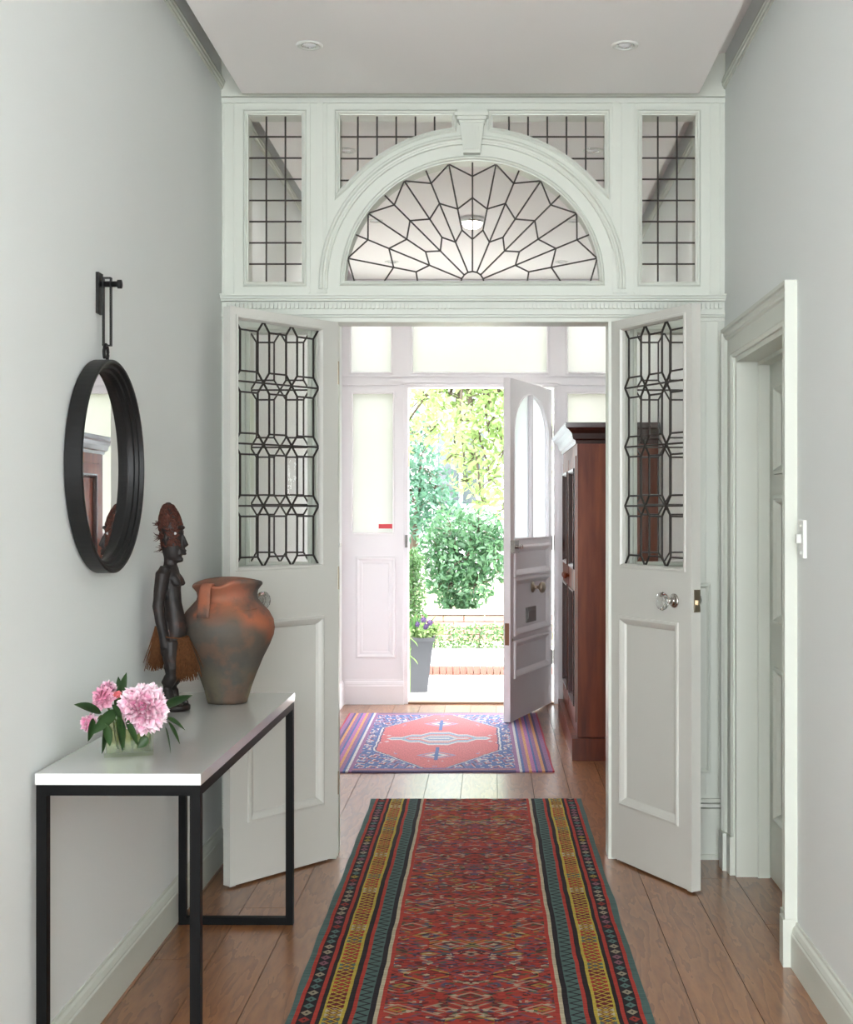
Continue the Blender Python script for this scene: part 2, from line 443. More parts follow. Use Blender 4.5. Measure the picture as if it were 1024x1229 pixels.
# keystone with cap
kx = px(566.5)
kb = bmesh.new()
add_plate(kb, [(kx-0.032, pz(186)), (kx+0.032, pz(186)), (kx+0.047, pz(150)), (kx-0.047, pz(150))], [], 0, 0.032, FS)
for s in range(-3, 4):
    add_plate(kb, [(kx+s*0.0088-0.002, pz(182)), (kx+s*0.0088+0.002, pz(182)), (kx+s*0.0125+0.003, pz(152)), (kx+s*0.0125-0.003, pz(152))], [], 0.032, 0.039, FS)
key = obj('keystone', kb, gloss_paint, scr)
kb = bmesh.new()
for i, (hw, z0, z1, c) in enumerate(((0.050, 150, 147, 0.038), (0.056, 147, 143, 0.046), (0.064, 143, 139, 0.054))):
    add_plate(kb, rect(kx-hw, kx+hw, pz(z0), pz(z1)), [], 0, c, FS)
obj('keystone_cap', kb, gloss_paint, scr)
# upright reeded strips between the panes
for xs in ((370, 372.5, 381, 388, 391, 399), (735, 743, 746, 753, 761, 764)):
    bm = bmesh.new()
    for a, b in ((xs[0], xs[1]), (xs[2], xs[3]), (xs[4], xs[4]+1.5)):
        add_plate(bm, rect(px(a), px(b), pz(352), pz(124)), [], 0, 0.006, FS)
    obj('upright_strip', bm, gloss_paint, scr)
for a, b in ((267, 281), (852, 866)):
    bm = bmesh.new(); add_plate(bm, rect(px(a), px(a+2), pz(352), pz(122)), [], 0, 0.006, FS); add_plate(bm, rect(px(b-2), px(b), pz(352), pz(122)), [], 0, 0.006, FS)
    obj('upright_strip', bm, gloss_paint, scr)
bm = bmesh.new(); add_plate(bm, rect(XL, XR, pz(124), pz(118)), [], 0, 0.008, FS); add_plate(bm, rect(XL, XR, pz(117), ZC), [], 0, 0.014, FS)
obj('top_rail_moulding', bm, gloss_paint, scr)
# transom cornice, dentils, lower fascia
bm = bmesh.new()
for y0, y1, c in ((359.5, 357, 0.034), (357, 354.5, 0.045), (362, 359.5, 0.022), (378, 375.5, 0.010), (381, 379, 0.014), (385.5, 383, 0.008)):
    add_plate(bm, rect(XL, XR, pz(y0), pz(y1)), [], 0, c, FS)
obj('transom_cornice', bm, gloss_paint, scr)
bm = bmesh.new(); x = XL+0.01
while x < XR-0.012:
    add_plate(bm, rect(x, x+0.011, pz(371), pz(364.5)), [], 0, 0.013, FS); x += 0.0165
tag(obj('dentil_row', bm, gloss_paint, scr), kind='stuff')
# side bays under the transom: raised fields, base and dado mouldings
for a, b in ((XL+0.005, ox0-0.03), (ox1+0.03, XR-0.005)):
    obj('bay_panel_moulding', mould(rect(a+0.05 if a < 0 else a+0.05, b-0.05, 0.33, pz(700)), [(0,0),(0.003,0.010),(0.010,0.012),(0.018,0.004),(0.02,0)], FS), gloss_paint, scr)
    bm = bmesh.new(); add_plate(bm, rect(a, b, 0, 0.185), [], 0, 0.018, FS); add_plate(bm, rect(a, b, 0, 0.02), [], 0, 0.028, FS)
    add_plate(bm, rect(a, b, 0.185, 0.198), [], 0, 0.026, FS); add_plate(bm, rect(a, b, 0.204, 0.216), [], 0, 0.022, FS); add_plate(bm, rect(a, b, 0.222, 0.234), [], 0, 0.016, FS)
    obj('bay_base_moulding', bm, gloss_paint, scr, bevel=0.002)
for a, b in ((847, 849), (862, 864)):
    obj('upright_strip', plate(rect(px(a), px(b), 0.25, pz(384)), [], 0, 0.006, FS), gloss_paint, scr)
# door frame lining
bm = bmesh.new()
e_ = 0.003
add_plate(bm, [(ox0-0.03, 0), (ox0+e_, 0), (ox0+e_, ozt-e_), (ox1-e_, ozt-e_), (ox1-e_, 0), (ox1+0.03, 0), (ox1+0.03, ozt+0.012), (ox0-0.03, ozt+0.012)], [], -0.11, 0.012, FS)
obj('door_lining', bm, gloss_paint, scr)
# glazing of the screen
def grid_segs(poly, x0, nx, dx, z0, nz, dz):
    s = []
    for i in range(nx): s += clip_to(poly, (x0+i*dx, 0.0), (x0+i*dx, 4.0))
    for i in range(nz): s += clip_to(poly, (-3.0, z0+i*dz), (3.0, z0+i*dz))
    return s
w = thing('window_1', 'leaded rectangular pane at the top left of the screen', 'window', (0,0,0), kind='structure')
glaze(w, paneL, grid_segs(paneL, px(318), 2, 23/307.2, pz(315), 7, 25.6/307.2), FS, c=-0.03)
w = thing('window_5', 'leaded rectangular pane at the top right of the screen', 'window', (0,0,0), kind='structure')
glaze(w, paneR, grid_segs(paneR, px(791), 2, 23/307.2, pz(315), 7, 25.6/307.2), FS, c=-0.03)
w = thing('window_2', 'leaded spandrel pane left of the keystone', 'window', (0,0,0), kind='structure')
glaze(w, spL, grid_segs(spL, px(428.5), 5, 23.2/307.2, pz(214), 3, 26.3/307.2), FS, c=-0.03)
w = thing('window_4', 'leaded spandrel pane right of the keystone', 'window', (0,0,0), kind='structure')
glaze(w, spR, grid_segs(spR, px(611), 5, 23.2/307.2, pz(214), 3, 26.3/307.2), FS, c=-0.03)
w = thing('window_3', 'half-round fanlight of leaded petals above the double doors', 'window', (0,0,0), kind='structure')
fs = []
def g(a, r): return fanpt(a, r*(1+0.07*math.cos(math.radians(a))**2))
lo, hi = [11.25+22.5*i for i in range(8)], [22.5*i for i in range(1, 8)]
def r1l(a): return g(a, 53)
def r1h(a): return g(a, 65)
def r2l(a): return g(a, 91)
def r2h(a): return g(a, 103)
def r3(a): return g(a, 129)
for a in hi:
    fs += [(fanpt(a, 14), r1l(a)), (r1l(a), r2h(a)), (r2h(a), r3(a)), (r3(a), fanpt(a))]
    for s in (-1, 1):
        b = a+s*11.25
        fs += [(r1l(a), r1h(b)), (r2h(a), r2l(b)), (r3(a), fanpt(b))]
fs = [s for s in fs]
for b in lo: fs += [(r1h(b), r2l(b)), (r2l(b), fanpt(b))]
for s, b in ((1, 11.25), (-1, 168.75)):
    for rr, x in ((r1h(b), 66), (r2l(b), 108), (fanpt(b), 142)): fs.append((rr, (fc[0]+s*x/307.2, fc[1])))
ring = [fanpt(a, 14) for a in [0]+hi+[180]]
fs += list(zip(ring, ring[1:]))
glaze(w, fan_b, fs, FS, c=-0.03, cw=0.0065)
for nm, sd, lb in (('window_6', sideL, 'leaded side light behind the left door leaf'), ('window_7', sideR, 'leaded side light behind the right door leaf')):
    w = thing(nm, lb, 'window', (0,0,0), kind='structure')
    glaze(w, sd, honey(sd[0][0], sd[1][0], sd[0][1], sd[2][1], 2, 4), FS, c=-0.03)

# ------------------------------------------------------------------ the two glazed door leaves
def knob_bm(bm, cx, cy, cz, s):     # glass knob along local -Y * s
    add_lathe(bm, [(0.004, 0.030*s), (0.012, 0.031*s), (0.017, 0.036*s), (0.024, 0.041*s), (0.027, 0.049*s), (0.024, 0.057*s), (0.015, 0.062*s), (0.004, 0.0635*s)], cx, cy, cz, 12, 'Y')
def make_leaf(name, label, sgn, loc, theta, t0, t1):
    root = thing(name, label, 'door', loc, theta, kind='structure')
    W, H, T = 0.5325, 2.092, 0.036
    FL = lambda a, b, c: (sgn*a, -c, b)
    gz0, gz1, pz0, pz1 = 1.148, 2.056, 0.236, 0.94
    gl = rect(t0, t1, gz0, gz1); pn = rect(t0+0.003, 0.437, pz0, pz1)
    obj('leaf_frame', plate(rect(0, W, 0.008, H), [gl, pn], -T, 0, FL), door_paint, root)
    obj('lower_panel', plate(rect(pn[0][0]-0.005, pn[1][0]+0.005, pz0-0.005, pz1+0.005), [], -T+0.012, -0.012, FL), door_paint, root)
    prof = [(-0.014,0),(-0.012,0.006),(-0.004,0.008),(0.004,0.004),(0.014,-0.004),(0.020,-0.012),(0,-0.012)]
    obj('panel_moulding', mould(pn, prof, FL), door_paint, root)
    obj('panel_moulding', mould(pn, [(a, -T-b) for a, b in prof], FL), door_paint, root)
    gp = [(-0.010,0),(-0.008,0.005),(0.0,0.005),(0.005,-0.004),(0.006,-0.012),(0,-0.014)]
    obj('glazing_moulding', mould(gl, gp, FL), door_paint, root)
    obj('glazing_moulding', mould(gl, [(a, -T-b) for a, b in gp], FL), door_paint, root)
    # rebate strip along the closing edge
    obj('closing_strip', plate(rect(W-0.022, W+0.004, 0.008, H), [], 0.0005, 0.006, FL), door_paint, root)
    glaze(root, gl, honey(t0, t1, gz0, gz1), FL, c=-0.02, cw=0.0072)
    kz, kt = 1.032, W-0.107
    for s, y in ((-1, 0), (1, T)):
        bm = bmesh.new(); knob_bm(bm, 0, 0, 0, s); k = obj('door_knob', bm, crystal, root); tag(k, 'faceted clear glass knob'); k.location = (sgn*kt, y, kz); k.scale = (1.25, 1.1, 1.25)
        bm = lathe([(0.026, 0.0005*s), (0.026, 0.004*s), (0.021, 0.007*s), (0.011, 0.009*s), (0.009, 0.018*s), (0.013, 0.026*s), (0.014, 0.031*s), (0.004, 0.032*s)], 0, 0, 0, 24, 'Y')
        r = obj('rose', bm, nickel, root, smooth=True); r.location = (sgn*kt, y, kz)
    lp = box(min(sgn*W, sgn*(W+0.006)), max(sgn*W, sgn*(W+0.006)), 0.006, T-0.006, kz-0.035, kz+0.045)
    obj('latch_plate', lp, brass, root)
    obj('latch_bolt', box(min(sgn*(W+0.005), sgn*(W+0.016)), max(sgn*(W+0.005), sgn*(W+0.016)), 0.014, T-0.014, kz-0.008, kz+0.008), brass, root)
    for z in (0.25, 1.05, 1.85):
        obj('hinge', lathe([(0.006, 0), (0.006, 0.09)], 0, 0.004, z, 10), brass, root)
    return root
make_leaf('door_1', 'left open white door leaf with leaded glass and one lower panel, behind the console table', -1, (-0.604, YS-0.004, 0), math.radians(50.2), 0.086, 0.497)
make_leaf('door_2', 'right open white door leaf with leaded glass and one lower panel, beside the side door', 1, (0.457, YS-0.004, 0), math.radians(-62.2), 0.075, 0.484)

# ------------------------------------------------------------------ front wall with frosted lights
FF = SXZ(YF)
dx0, dx1, dzt = fx(490), 0.425, fz(465)
tr = [rect(fx(421), fx(470), fz(447), fz(386)+0.06), rect(fx(495), fx(657), fz(447), fz(386)+0.06), rect(fx(681), fx(733), fz(447), fz(386)+0.06)]
sl = [rect(fx(423), fx(472), fz(640), fz(472)), rect(fx(681), fx(733), fz(640), fz(472))]
fouter = [(XL, 0), (dx0, 0), (dx0, dzt), (dx1, dzt), (dx1, 0), (XR, 0), (XR, ZC), (XL, ZC)]
fw = tag(obj('wall_front', plate(fouter, tr+sl, -0.09, 0, FF), front_paint), 'white painted timber front wall with frosted lights around the front door', kind='structure')
for h in tr+sl:
    obj('light_moulding', mould(h, [(-0.012,0),(-0.010,0.006),(0,0.006),(0.004,-0.004),(0.004,-0.02),(0,-0.02)], FF), front_paint, fw)
pnl = [rect(fx(427), fx(475), fz(790), fz(668)), rect(fx(681), fx(733), fz(790), fz(668))]
for h in pnl: obj('panel_moulding', mould(h, [(0,0),(0.004,0.012),(0.014,0.014),(0.028,0.005),(0.045,0.004),(0.05,0.0)], FF), front_paint, fw)
bm = bmesh.new()
for y0, y1 in ((452, 450), (462.5, 460.5)): add_plate(bm, rect(XL, XR, fz(y0), fz(y1)), [], 0, 0.012, FF)
obj('transom_moulding', bm, front_paint, fw)
bm = bmesh.new(); add_plate(bm, [(dx0-0.045, 0.17), (dx0-0.03, 0.17), (dx0-0.03, dzt+0.03), (dx1+0.03, dzt+0.03), (dx1+0.03, 0.17), (dx1+0.045, 0.17), (dx1+0.045, dzt+0.045), (dx0-0.045, dzt+0.045)], [], 0, 0.012, FF)
obj('door_frame_bead', bm, front_paint, fw)
for i, (h, lb) in enumerate(zip(tr+sl, ('frosted light over the left side light of the front wall', 'wide frosted light above the front door', 'frosted light at the upper right, above the wardrobe', 'tall frosted side light left of the front door with small red sticker', 'frosted side light right of the front door, behind the wardrobe'))):
    w = tag(obj('window_%d' % (8+i), plate(h, [], -0.045, -0.037, FF), frosted), lb, kind='structure')
    if i == 3:
        st = obj('sticker', plate(rect(fx(454), fx(470.5), fz(634.5), fz(629)), [], -0.0365, -0.0355, FF), mat('red_sticker', (0.65, 0.05, 0.07), 0.5), w); tag(st, 'small red sticker')
th = obj('trim_7', box(dx0, dx1, YF-0.012, YF+0.10, 0.001, 0.014), mat('threshold_oak', (0.20, 0.10, 0.05), 0.4), bevel=0.003)
tag(th, 'oak threshold strip under the front door opening', kind='structure')
sp = obj('strike_plate', plate(rect(dx0-0.022, dx0-0.002, fz(657), fz(642)), [], 0.0005, 0.012, FF), mat('dull_steel', (0.16, 0.15, 0.14), 0.4, 0.6), fw, bevel=0.002)
obj('strike_plate', box(dx0+0.0005, dx0+0.006, YF+0.01, YF+0.05, fz(560), fz(535)), brass, fw)
# skirting boards
bp = [(0,0),(0.02,0),(0.02,0.098),(0.017,0.103),(0.017,0.108),(0.012,0.120),(0.006,0.126),(0.005,0.134),(0,0.134)]
def skirting(name, f, a0, a1, label, m=gloss_paint, s=1.0):
    bm = bmesh.new()
    r0 = [bm.verts.new(f(a0, b*s, a)) for a, b in bp]; r1 = [bm.verts.new(f(a1, b*s, a)) for a, b in bp]
    for j in range(len(bp)): bm.faces.new([r0[j], r0[(j+1)%len(bp)], r1[(j+1)%len(bp)], r1[j]])
    bm.faces.new(r0); bm.faces.new(r1[::-1])
    return tag(obj(name, bm, m), label, kind='structure')
skirting('baseboard_left', WL(XL), YB, YS-0.03, 'white moulded skirting along the left hall wall behind the table')
skirting('baseboard_left_far', WL(XL), YS+0.12, YF, 'white skirting along the left vestibule wall', front_paint, 1.25)
skirting('baseboard_right_near', WR(XR), YB, 3.83, 'white moulded skirting in the near right corner')
skirting('baseboard_right_middle', WR(XR), 4.925, YS-0.03, 'short skirting between the side door and the screen')
skirting('baseboard_right_far', WR(XR), YS+0.12, YF, 'white skirting along the right vestibule wall', front_paint, 1.25)
skirting('baseboard_front_left', FF, XL+0.02, dx0-0.03, 'white skirting left of the front door', front_paint, 1.3)
skirting('baseboard_front_right', FF, dx1+0.03, XR-0.02, 'white skirting right of the front door', front_paint, 1.3)

# ------------------------------------------------------------------ side door in the right wall
FR = WR(XR)
arp = [(0,0),(0,0.037),(0.012,0.037),(0.016,0.030),(0.026,0.032),(0.032,0.026),(0.040,0.028),(0.046,0.020),(0.10,0.016),(0.108,0.020),(0.118,0.012),(0.118,0)]
path = [(4.91, 0.14), (4.91, 2.045), (3.83, 2.045), (3.83, 0.14)]
d4 = thing('door_4', 'closed white panelled side door in a moulded architrave in the right wall', 'door', (0,0,0), kind='structure')
obj('architrave', mould(path, [(a, b) for a, b in arp], FR, False), gloss_paint, d4)
for y0_, sg in ((3.826, 1), (4.914, -1)):          # plinth blocks follow the stepped face of the architrave
    out = [(y0_, 0), (y0_, 0.043), (y0_+sg*0.062, 0.040), (y0_+sg*0.066, 0.026), (y0_+sg*0.124, 0.024), (y0_+sg*0.124, 0)]
    obj('plinth_block', plate(out, [], 0, 0.142, lambda a, b, c: (XR-b, a, c)), gloss_paint, d4, bevel=0.002)
bm = bmesh.new()
add_plate(bm, [(DY0-0.01, 0), (DY0+0.022, 0), (DY0+0.022, DH-0.022), (DY1-0.022, DH-0.022), (DY1-0.022, 0), (DY1+0.01, 0), (DY1+0.01, DH+0.01), (DY0-0.01, DH+0.01)], [], -0.20, 0.004, FR)
add_plate(bm, [(DY0+0.022, 0), (DY0+0.036, 0), (DY0+0.036, DH-0.036), (DY1-0.036, DH-0.036), (DY1-0.036, 0), (DY1-0.022, 0), (DY1-0.022, DH-0.022), (DY0+0.022, DH-0.022)], [], -0.118, -0.075, FR)
obj('jamb_lining', bm, gloss_paint, d4)
ph = [rect(a, b, z0, z1) for a, b in ((DY0+0.13, 4.32), (4.42, DY1-0.13)) for z0, z1 in ((0.24, 0.78), (0.96, 1.40), (1.50, 1.80))]
obj('leaf_frame', plate(rect(DY0+0.024, DY1-0.024, 0.006, DH-0.026), ph, -0.16, -0.12, FR), gloss_paint, d4)
for h in ph:
    obj('door_panel', plate(rect(h[0][0]-0.004, h[1][0]+0.004, h[0][1]-0.004, h[2][1]+0.004), [], -0.15, -0.136, FR), gloss_paint, d4)
    obj('panel_moulding', mould(h, [(-0.012,-0.12),(-0.010,-0.110),(0,-0.108),(0.012,-0.118),(0.024,-0.134),(0,-0.136)], FR), gloss_paint, d4)

# ------------------------------------------------------------------ front door
fd = thing('door_3', 'white front door standing open inwards with arched frosted panes, knob and letter plate', 'door', (0.412, YF-0.005, 0), math.radians(70.3), kind='structure')
W3, H3, T3 = 0.90, 2.20, 0.045
FD = lambda a, b, c: (-a, -c, b)
cxm = 0.455; hw = 0.365
def ell(side):
    pts = []
    n = 10
    if side < 0:
        pts = [(cxm-0.012, 1.176)]; pts = [(cxm-hw, 1.176), (cxm-0.014, 1.176), (cxm-0.014, 1.86+0.262*math.sqrt(1-(0.014/hw)**2))]
        pts += [(cxm-hw*math.cos(a), 1.86+0.262*math.sin(a)) for a in [PI/2*(1-(i/n))-0.04*(1-i/n) for i in range(n+1)]]
        return pts
    return [(2*cxm-x, z) for x, z in ell(-1)][::-1]
gA, gB = ell(-1), ell(1)
rows = [(0.30, 0.50), (0.57, 0.90), (0.95, 1.11)]
ph3 = [rect(0.09, W3-0.09, a, b) for a, b in rows]
obj('leaf_frame', plate(rect(0, W3, 0.012, H3), [gA, gB]+ph3, -T3, 0, FD), front_paint, fd)
for h in ph3:
    obj('door_panel', plate(rect(h[0][0]-0.004, h[1][0]+0.004, h[0][1]-0.004, h[2][1]+0.004), [], -0.034, -0.010, FD), front_paint, fd)
    obj('panel_moulding', mould(h, [(-0.022,0),(-0.020,0.010),(-0.008,0.014),(0.004,0.008),(0.018,-0.004),(0.024,-0.010),(0,-0.010)], FD), front_paint, fd)
for gg in (gA, gB):
    obj('glazing_moulding', mould(gg, [(-0.008,0),(-0.006,0.006),(0,0.006),(0.004,-0.004),(0.004,-0.018),(0,-0.018)], FD), front_paint, fd)
    obj('pane', plate(gg, [], -0.026, -0.019, FD), door_frost, fd)
kn = obj('door_knob', lathe([(0.036, 0), (0.036, -0.006), (0.028, -0.012), (0.013, -0.016), (0.011, -0.042), (0.022, -0.05), (0.034, -0.058), (0.038, -0.07), (0.032, -0.082), (0.016, -0.09), (0.003, -0.091)], 0, 0, 0, 28, 'Y'), brass, fd, smooth=True)
kn.location = (-0.45, -0.012+0.010, 0.845)
lpb = bmesh.new(); add_plate(lpb, rect(0.36, 0.56, 0.615, 0.715), [], -0.010, -0.001, FD); add_plate(lpb, rect(0.385, 0.535, 0.64, 0.69), [], -0.001, 0.003, FD)
obj('letter_plate', lpb, mat('pewter', (0.25, 0.24, 0.23), 0.35, 0.8), fd, bevel=0.001)
lb = bmesh.new(); add_plate(lb, rect(W3-0.085, W3-0.002, 1.085, 1.165), [], 0, 0.03, FD); add_lathe(lb, [(0.012, -0.03), (0.012, -0.052), (0.016, -0.056), (0.016, -0.064)], -(W3-0.05), 0, 1.125, 16, 'Y')
obj('night_latch', lb, nickel, fd, bevel=0.002)
obj('edge_plate', box(-W3-0.003, -W3, 0.008, 0.036, 0.50, 0.64), mat('copper_plate', (0.3, 0.16, 0.1), 0.4, 0.8), fd)
obj('keyhole_cover', lathe([(0.010, 0), (0.010, -0.004)], -(W3-0.045), 0, 0.53, 14, 'Y'), brass, fd)
for z in (0.28, 1.08, 1.85):
    hb = bmesh.new(); add_lathe(hb, [(0.008, 0), (0.008, 0.1)], 0.006, -0.006, z, 10); add_box(hb, -0.0, 0.022, -0.002, 0.002, z, z+0.1)
    obj('hinge', hb, nickel, fd)

# ------------------------------------------------------------------ ceiling lights
def downlight(x, y, label, group, watts=0):
    t = thing('recessed_downlight', label, 'ceiling light', (x, y, ZR), 0, group)
    obj('trim_ring', lathe([(0.030, -0.001), (0.032, -0.004), (0.040, -0.006), (0.046, -0.003), (0.046, 0.0), (0.030, 0.0)], 0, 0, 0, 32, close=True), plastic, t, smooth=True)
    obj('inner_ring', lathe([(0.0235, -0.0018), (0.0285, -0.0035), (0.0295, 0.0), (0.0235, 0.0)], 0, 0, 0, 28, close=True), chrome, t, smooth=True)
    obj('lamp_face', lathe([(0.0225, -0.0002), (0.020, -0.0016), (0.012, -0.003), (0.003, -0.0032)], 0, 0, 0, 24), bulb, t, smooth=True)
    if watts:
        l = lamp('added_fill_spot', 'SPOT', (0, 0, -0.02), (0, 0, 0), watts, (1.0, 0.95, 0.95), spot_size=math.radians(150), spot_blend=1.0, shadow_soft_size=0.03); l.parent = t  # spot added below the fitting to brighten the vestibule; lamp face itself stays unlit
    return t
downlight(-0.632, 4.43, 'round white recessed downlight in the hall ceiling, the left one', 'downlights in the hall ceiling')
downlight(0.454, 4.43, 'round white recessed downlight in the hall ceiling, the right one', 'downlights in the hall ceiling')
for y, w in ((5.73, 'nearest the screen'), (7.12, 'in the middle of the row'), (8.3, 'nearest the front door')):
    downlight(-0.655, y, 'vestibule downlight seen through leaded glass, left row, %s' % w, 'downlights in the vestibule ceiling', 8)
    downlight(0.445, y, 'vestibule downlight seen through leaded glass, right row, %s' % w, 'downlights in the vestibule ceiling', 8)
t = thing('ceiling_lamp', 'round flush ceiling lamp of the vestibule seen through the fanlight centre', 'ceiling light', (-0.115, 7.06, ZR))
obj('base_ring', lathe([(0.055, 0), (0.070, 0), (0.072, -0.02), (0.066, -0.028), (0.055, -0.028)], seg=36, close=True), chrome, t, smooth=True)
obj('diffuser', lathe([(0.054, -0.002), (0.054, -0.034), (0.045, -0.048), (0.025, -0.056), (0.003, -0.058)], seg=32), lamp_glow, t, smooth=True)

# ------------------------------------------------------------------ light switches
def switch(name, label, f, y, z):
    t = thing(name, label, 'switch', f(y, z, 0))
    o = Vector(f(y, z, 0)); F2 = lambda a, b, c: tuple(Vector(f(y+a, z+b, c))-o)
    obj('plate', plate(rect(-0.03, 0.03, -0.055, 0.055), [], 0, 0.010, F2), plastic, t, bevel=0.003)
    obj('toggle', plate(rect(-0.008, 0.008, -0.012, 0.014), [], 0.0105, 0.024, F2), plastic, t, bevel=0.002)
    for b in (-0.04, 0.04):
        o2 = F2(0, b, 0.0105); obj('screw', box(o2[0]-0.001, o2[0]+0.001, o2[1]-0.003, o2[1]+0.003, o2[2]-0.003, o2[2]+0.003), nickel, t)
switch('light_switch', 'white toggle light switch on the right wall beside the side door', WR(XR), 3.745, 1.275)
switch('light_switch', 'small white switch on the left vestibule wall near the front door', WL(XL), 8.80, 1.12)

# ------------------------------------------------------------------ console table
TB = thing('console_table', 'narrow console table with glossy white top on black steel frame, against the left wall', 'table', (-0.85, 3.59, 0), math.radians(-0.6))
tw, tl = 0.188, 0.65
obj('tabletop', box(-tw-0.002, tw+0.002, -tl-0.002, tl+0.002, 0.732, 0.758), table_white, TB, bevel=0.002)
bt = 0.024
for sx in (-1, 1):
    for sy in (-1, 1):
        xa, xb = sorted((sx*tw, sx*(tw-bt))); ya, yb = sorted((sy*tl, sy*(tl-bt)))
        obj('leg', box(xa, xb, ya, yb, bt, 0.731-bt), black_metal, TB, bevel=0.001)
for sy in (-1, 1):
    ya, yb = sorted((sy*tl, sy*(tl-bt)))
    obj('floor_bar', box(-tw, tw, ya, yb, 0.0005, bt), black_metal, TB, bevel=0.001)
    obj('end_rail', box(-tw, tw, ya, yb, 0.731-bt, 0.7315), black_metal, TB, bevel=0.001)
for sx in (-1, 1):
    xa, xb = sorted((sx*tw, sx*(tw-bt)))
    obj('long_rail', box(xa, xb, -tl+bt, tl-bt, 0.731-bt, 0.7315), black_metal, TB, bevel=0.001)
TZ = 0.7582

# ------------------------------------------------------------------ round mirror hanging on the left wall
MR = thing('wall_mirror', 'round mirror in deep black frame hanging on the left wall above the table', 'mirror', (XL, 3.45, 1.476))
R = 0.285
obj('frame', lathe([(R-0.004, 0.003), (R, 0.006), (R, 0.046), (R-0.004, 0.049), (R-0.010, 0.048), (R-0.013, 0.038), (R-0.020, 0.036), (R-0.023, 0.027), (R-0.031, 0.025), (R-0.034, 0.014), (R-0.034, 0.003)], 0, 0, 0, 96, 'X', close=True), black_frame, MR)
obj('backing', lathe([(0.003, 0.002), (R-0.030, 0.002), (R-0.030, 0.009), (0.003, 0.009)], 0, 0, 0, 64, 'X'), black_frame, MR)
obj('mirror_glass', lathe([(0.001, 0.0095), (R-0.0335, 0.0095), (R-0.0335, 0.0115), (0.001, 0.0115)], 0, 0, 0, 96, 'X'), mirror_mat, MR)
obj('ring', tube([(0.022, 0.018*math.cos(a)*0.95, R-0.006+0.026+0.022*math.sin(a)) for a in [PI*(-0.25+1.5*i/16) for i in range(17)]], 0.0045, 8), black_frame, MR, smooth=True)
HK = thing('mirror_hook', 'black wall bracket with peg and strap above the round mirror', 'hook', (XL, 3.45, 1.93))
obj('wall_plate', box(0, 0.008, -0.018, 0.022, -0.045, 0.065), black_frame, HK, bevel=0.002)
obj('peg', lathe([(0.008, 0.008), (0.008, 0.052), (0.012, 0.054), (0.012, 0.064), (0.003, 0.066)], 0, 0, 0.035, 16, 'X'), black_frame, HK, smooth=True)
sb = bmesh.new()
for x in (0.014, 0.034):
    add_box(sb, x, x+0.003, -0.008, 0.008, -0.128, 0.052)
add_box(sb, 0.014, 0.037, -0.008, 0.008, 0.05, 0.053); add_box(sb, 0.014, 0.037, -0.008, 0.008, -0.131, -0.128)
obj('strap', sb, black_frame, HK)

# ------------------------------------------------------------------ clay jar
def jar_mat():
    m, nt, p = new_mat('fired_clay')
    co = objco(nt); sx = nd(nt, 'ShaderNodeSeparateXYZ'); nt.links.new(co, sx.inputs[0])
    n1 = noise(nt, co, 7, 5, 0.6); n2 = noise(nt, co, 3.2, 3, 0.5); n3 = noise(nt, co, 45, 4, 0.6)
    z = M(nt, 'MULTIPLY_ADD', sx.outputs[2], 2.66, M(nt, 'MULTIPLY_ADD', n2, 1.1, -0.55))
    base = ramp(nt, z, [(0.0, (0.17, 0.135, 0.075)), (0.16, (0.10, 0.085, 0.055)), (0.34, (0.055, 0.052, 0.046)), (0.55, (0.07, 0.055, 0.042)), (0.68, (0.34, 0.095, 0.04)), (0.84, (0.25, 0.08, 0.045)), (1.0, (0.15, 0.075, 0.05))])
    soot = ramp(nt, n1, [(0.48, (0, 0, 0)), (0.60, (1, 1, 1))])
    c = mix(nt, M(nt, 'MULTIPLY', soot, 0.85), base, (0.045, 0.045, 0.042))
    pt = ramp(nt, noise(nt, co, 11, 4, 0.6), [(0.50, (0, 0, 0)), (0.62, (1, 1, 1))]); c = mix(nt, M(nt, 'MULTIPLY', pt, 0.5), c, (0.16, 0.075, 0.04))
    c = mix(nt, M(nt, 'MULTIPLY', n3, 0.18), c, (0.20, 0.15, 0.10))
    nt.links.new(c, p.inputs['Base Color']); p.inputs['Roughness'].default_value = 0.7
    bump(nt, p, n3, 0.25, 0.004)
    return m
clay = jar_mat()
JR = thing('clay_jar', 'large sooty terracotta jar with flared lobed rim and strap handle on the console table', 'jar', (-0.832, 4.03, TZ+0.001))
prof = [(0.0605, 0), (0.064, 0.012), (0.073, 0.045), (0.090, 0.09), (0.112, 0.14), (0.132, 0.18), (0.143, 0.21), (0.1455, 0.232), (0.141, 0.258), (0.127, 0.284), (0.107, 0.306), (0.095, 0.322), (0.093, 0.335), (0.097, 0.352), (0.106, 0.364), (0.1115, 0.370), (0.112, 0.376)]
bm = bmesh.new(); seg = 64; rings = []
full = prof + [(0.1085, 0.380), (0.103, 0.380), (0.096, 0.370), (0.089, 0.345), (0.088, 0.325), (0.110, 0.295), (0.132, 0.24), (0.115, 0.16), (0.065, 0.04), (0.02, 0.02)]
for r, h in full:
    ring = []
    for i in range(seg):
        a = 2*PI*i/seg
        k = max(0, min(1, (h-0.31)/0.065))
        lob = math.cos(2*(a-1.9))
        rr = r*(1+0.035*lob*k) + 0.0022*mnoise.noise(Vector((math.cos(a)*2, math.sin(a)*2, h*9)))
        hh = h + k*(0.007*lob+0.004*math.cos(a-0.2)-0.016*math.exp(-((a-4.66)/0.30)**2))
        ring.append(bm.verts.new((rr*math.cos(a), rr*math.sin(a), hh)))
    rings.append(ring)
for a, b in zip(rings, rings[1:]):
    for i in range(seg): bm.faces.new([a[i], a[(i+1)%seg], b[(i+1)%seg], b[i]])
bm.faces.new(rings[0][::-1]); bm.faces.new(rings[-1])
obj('body', bm, clay, JR, smooth=True)
ha = math.radians(249)
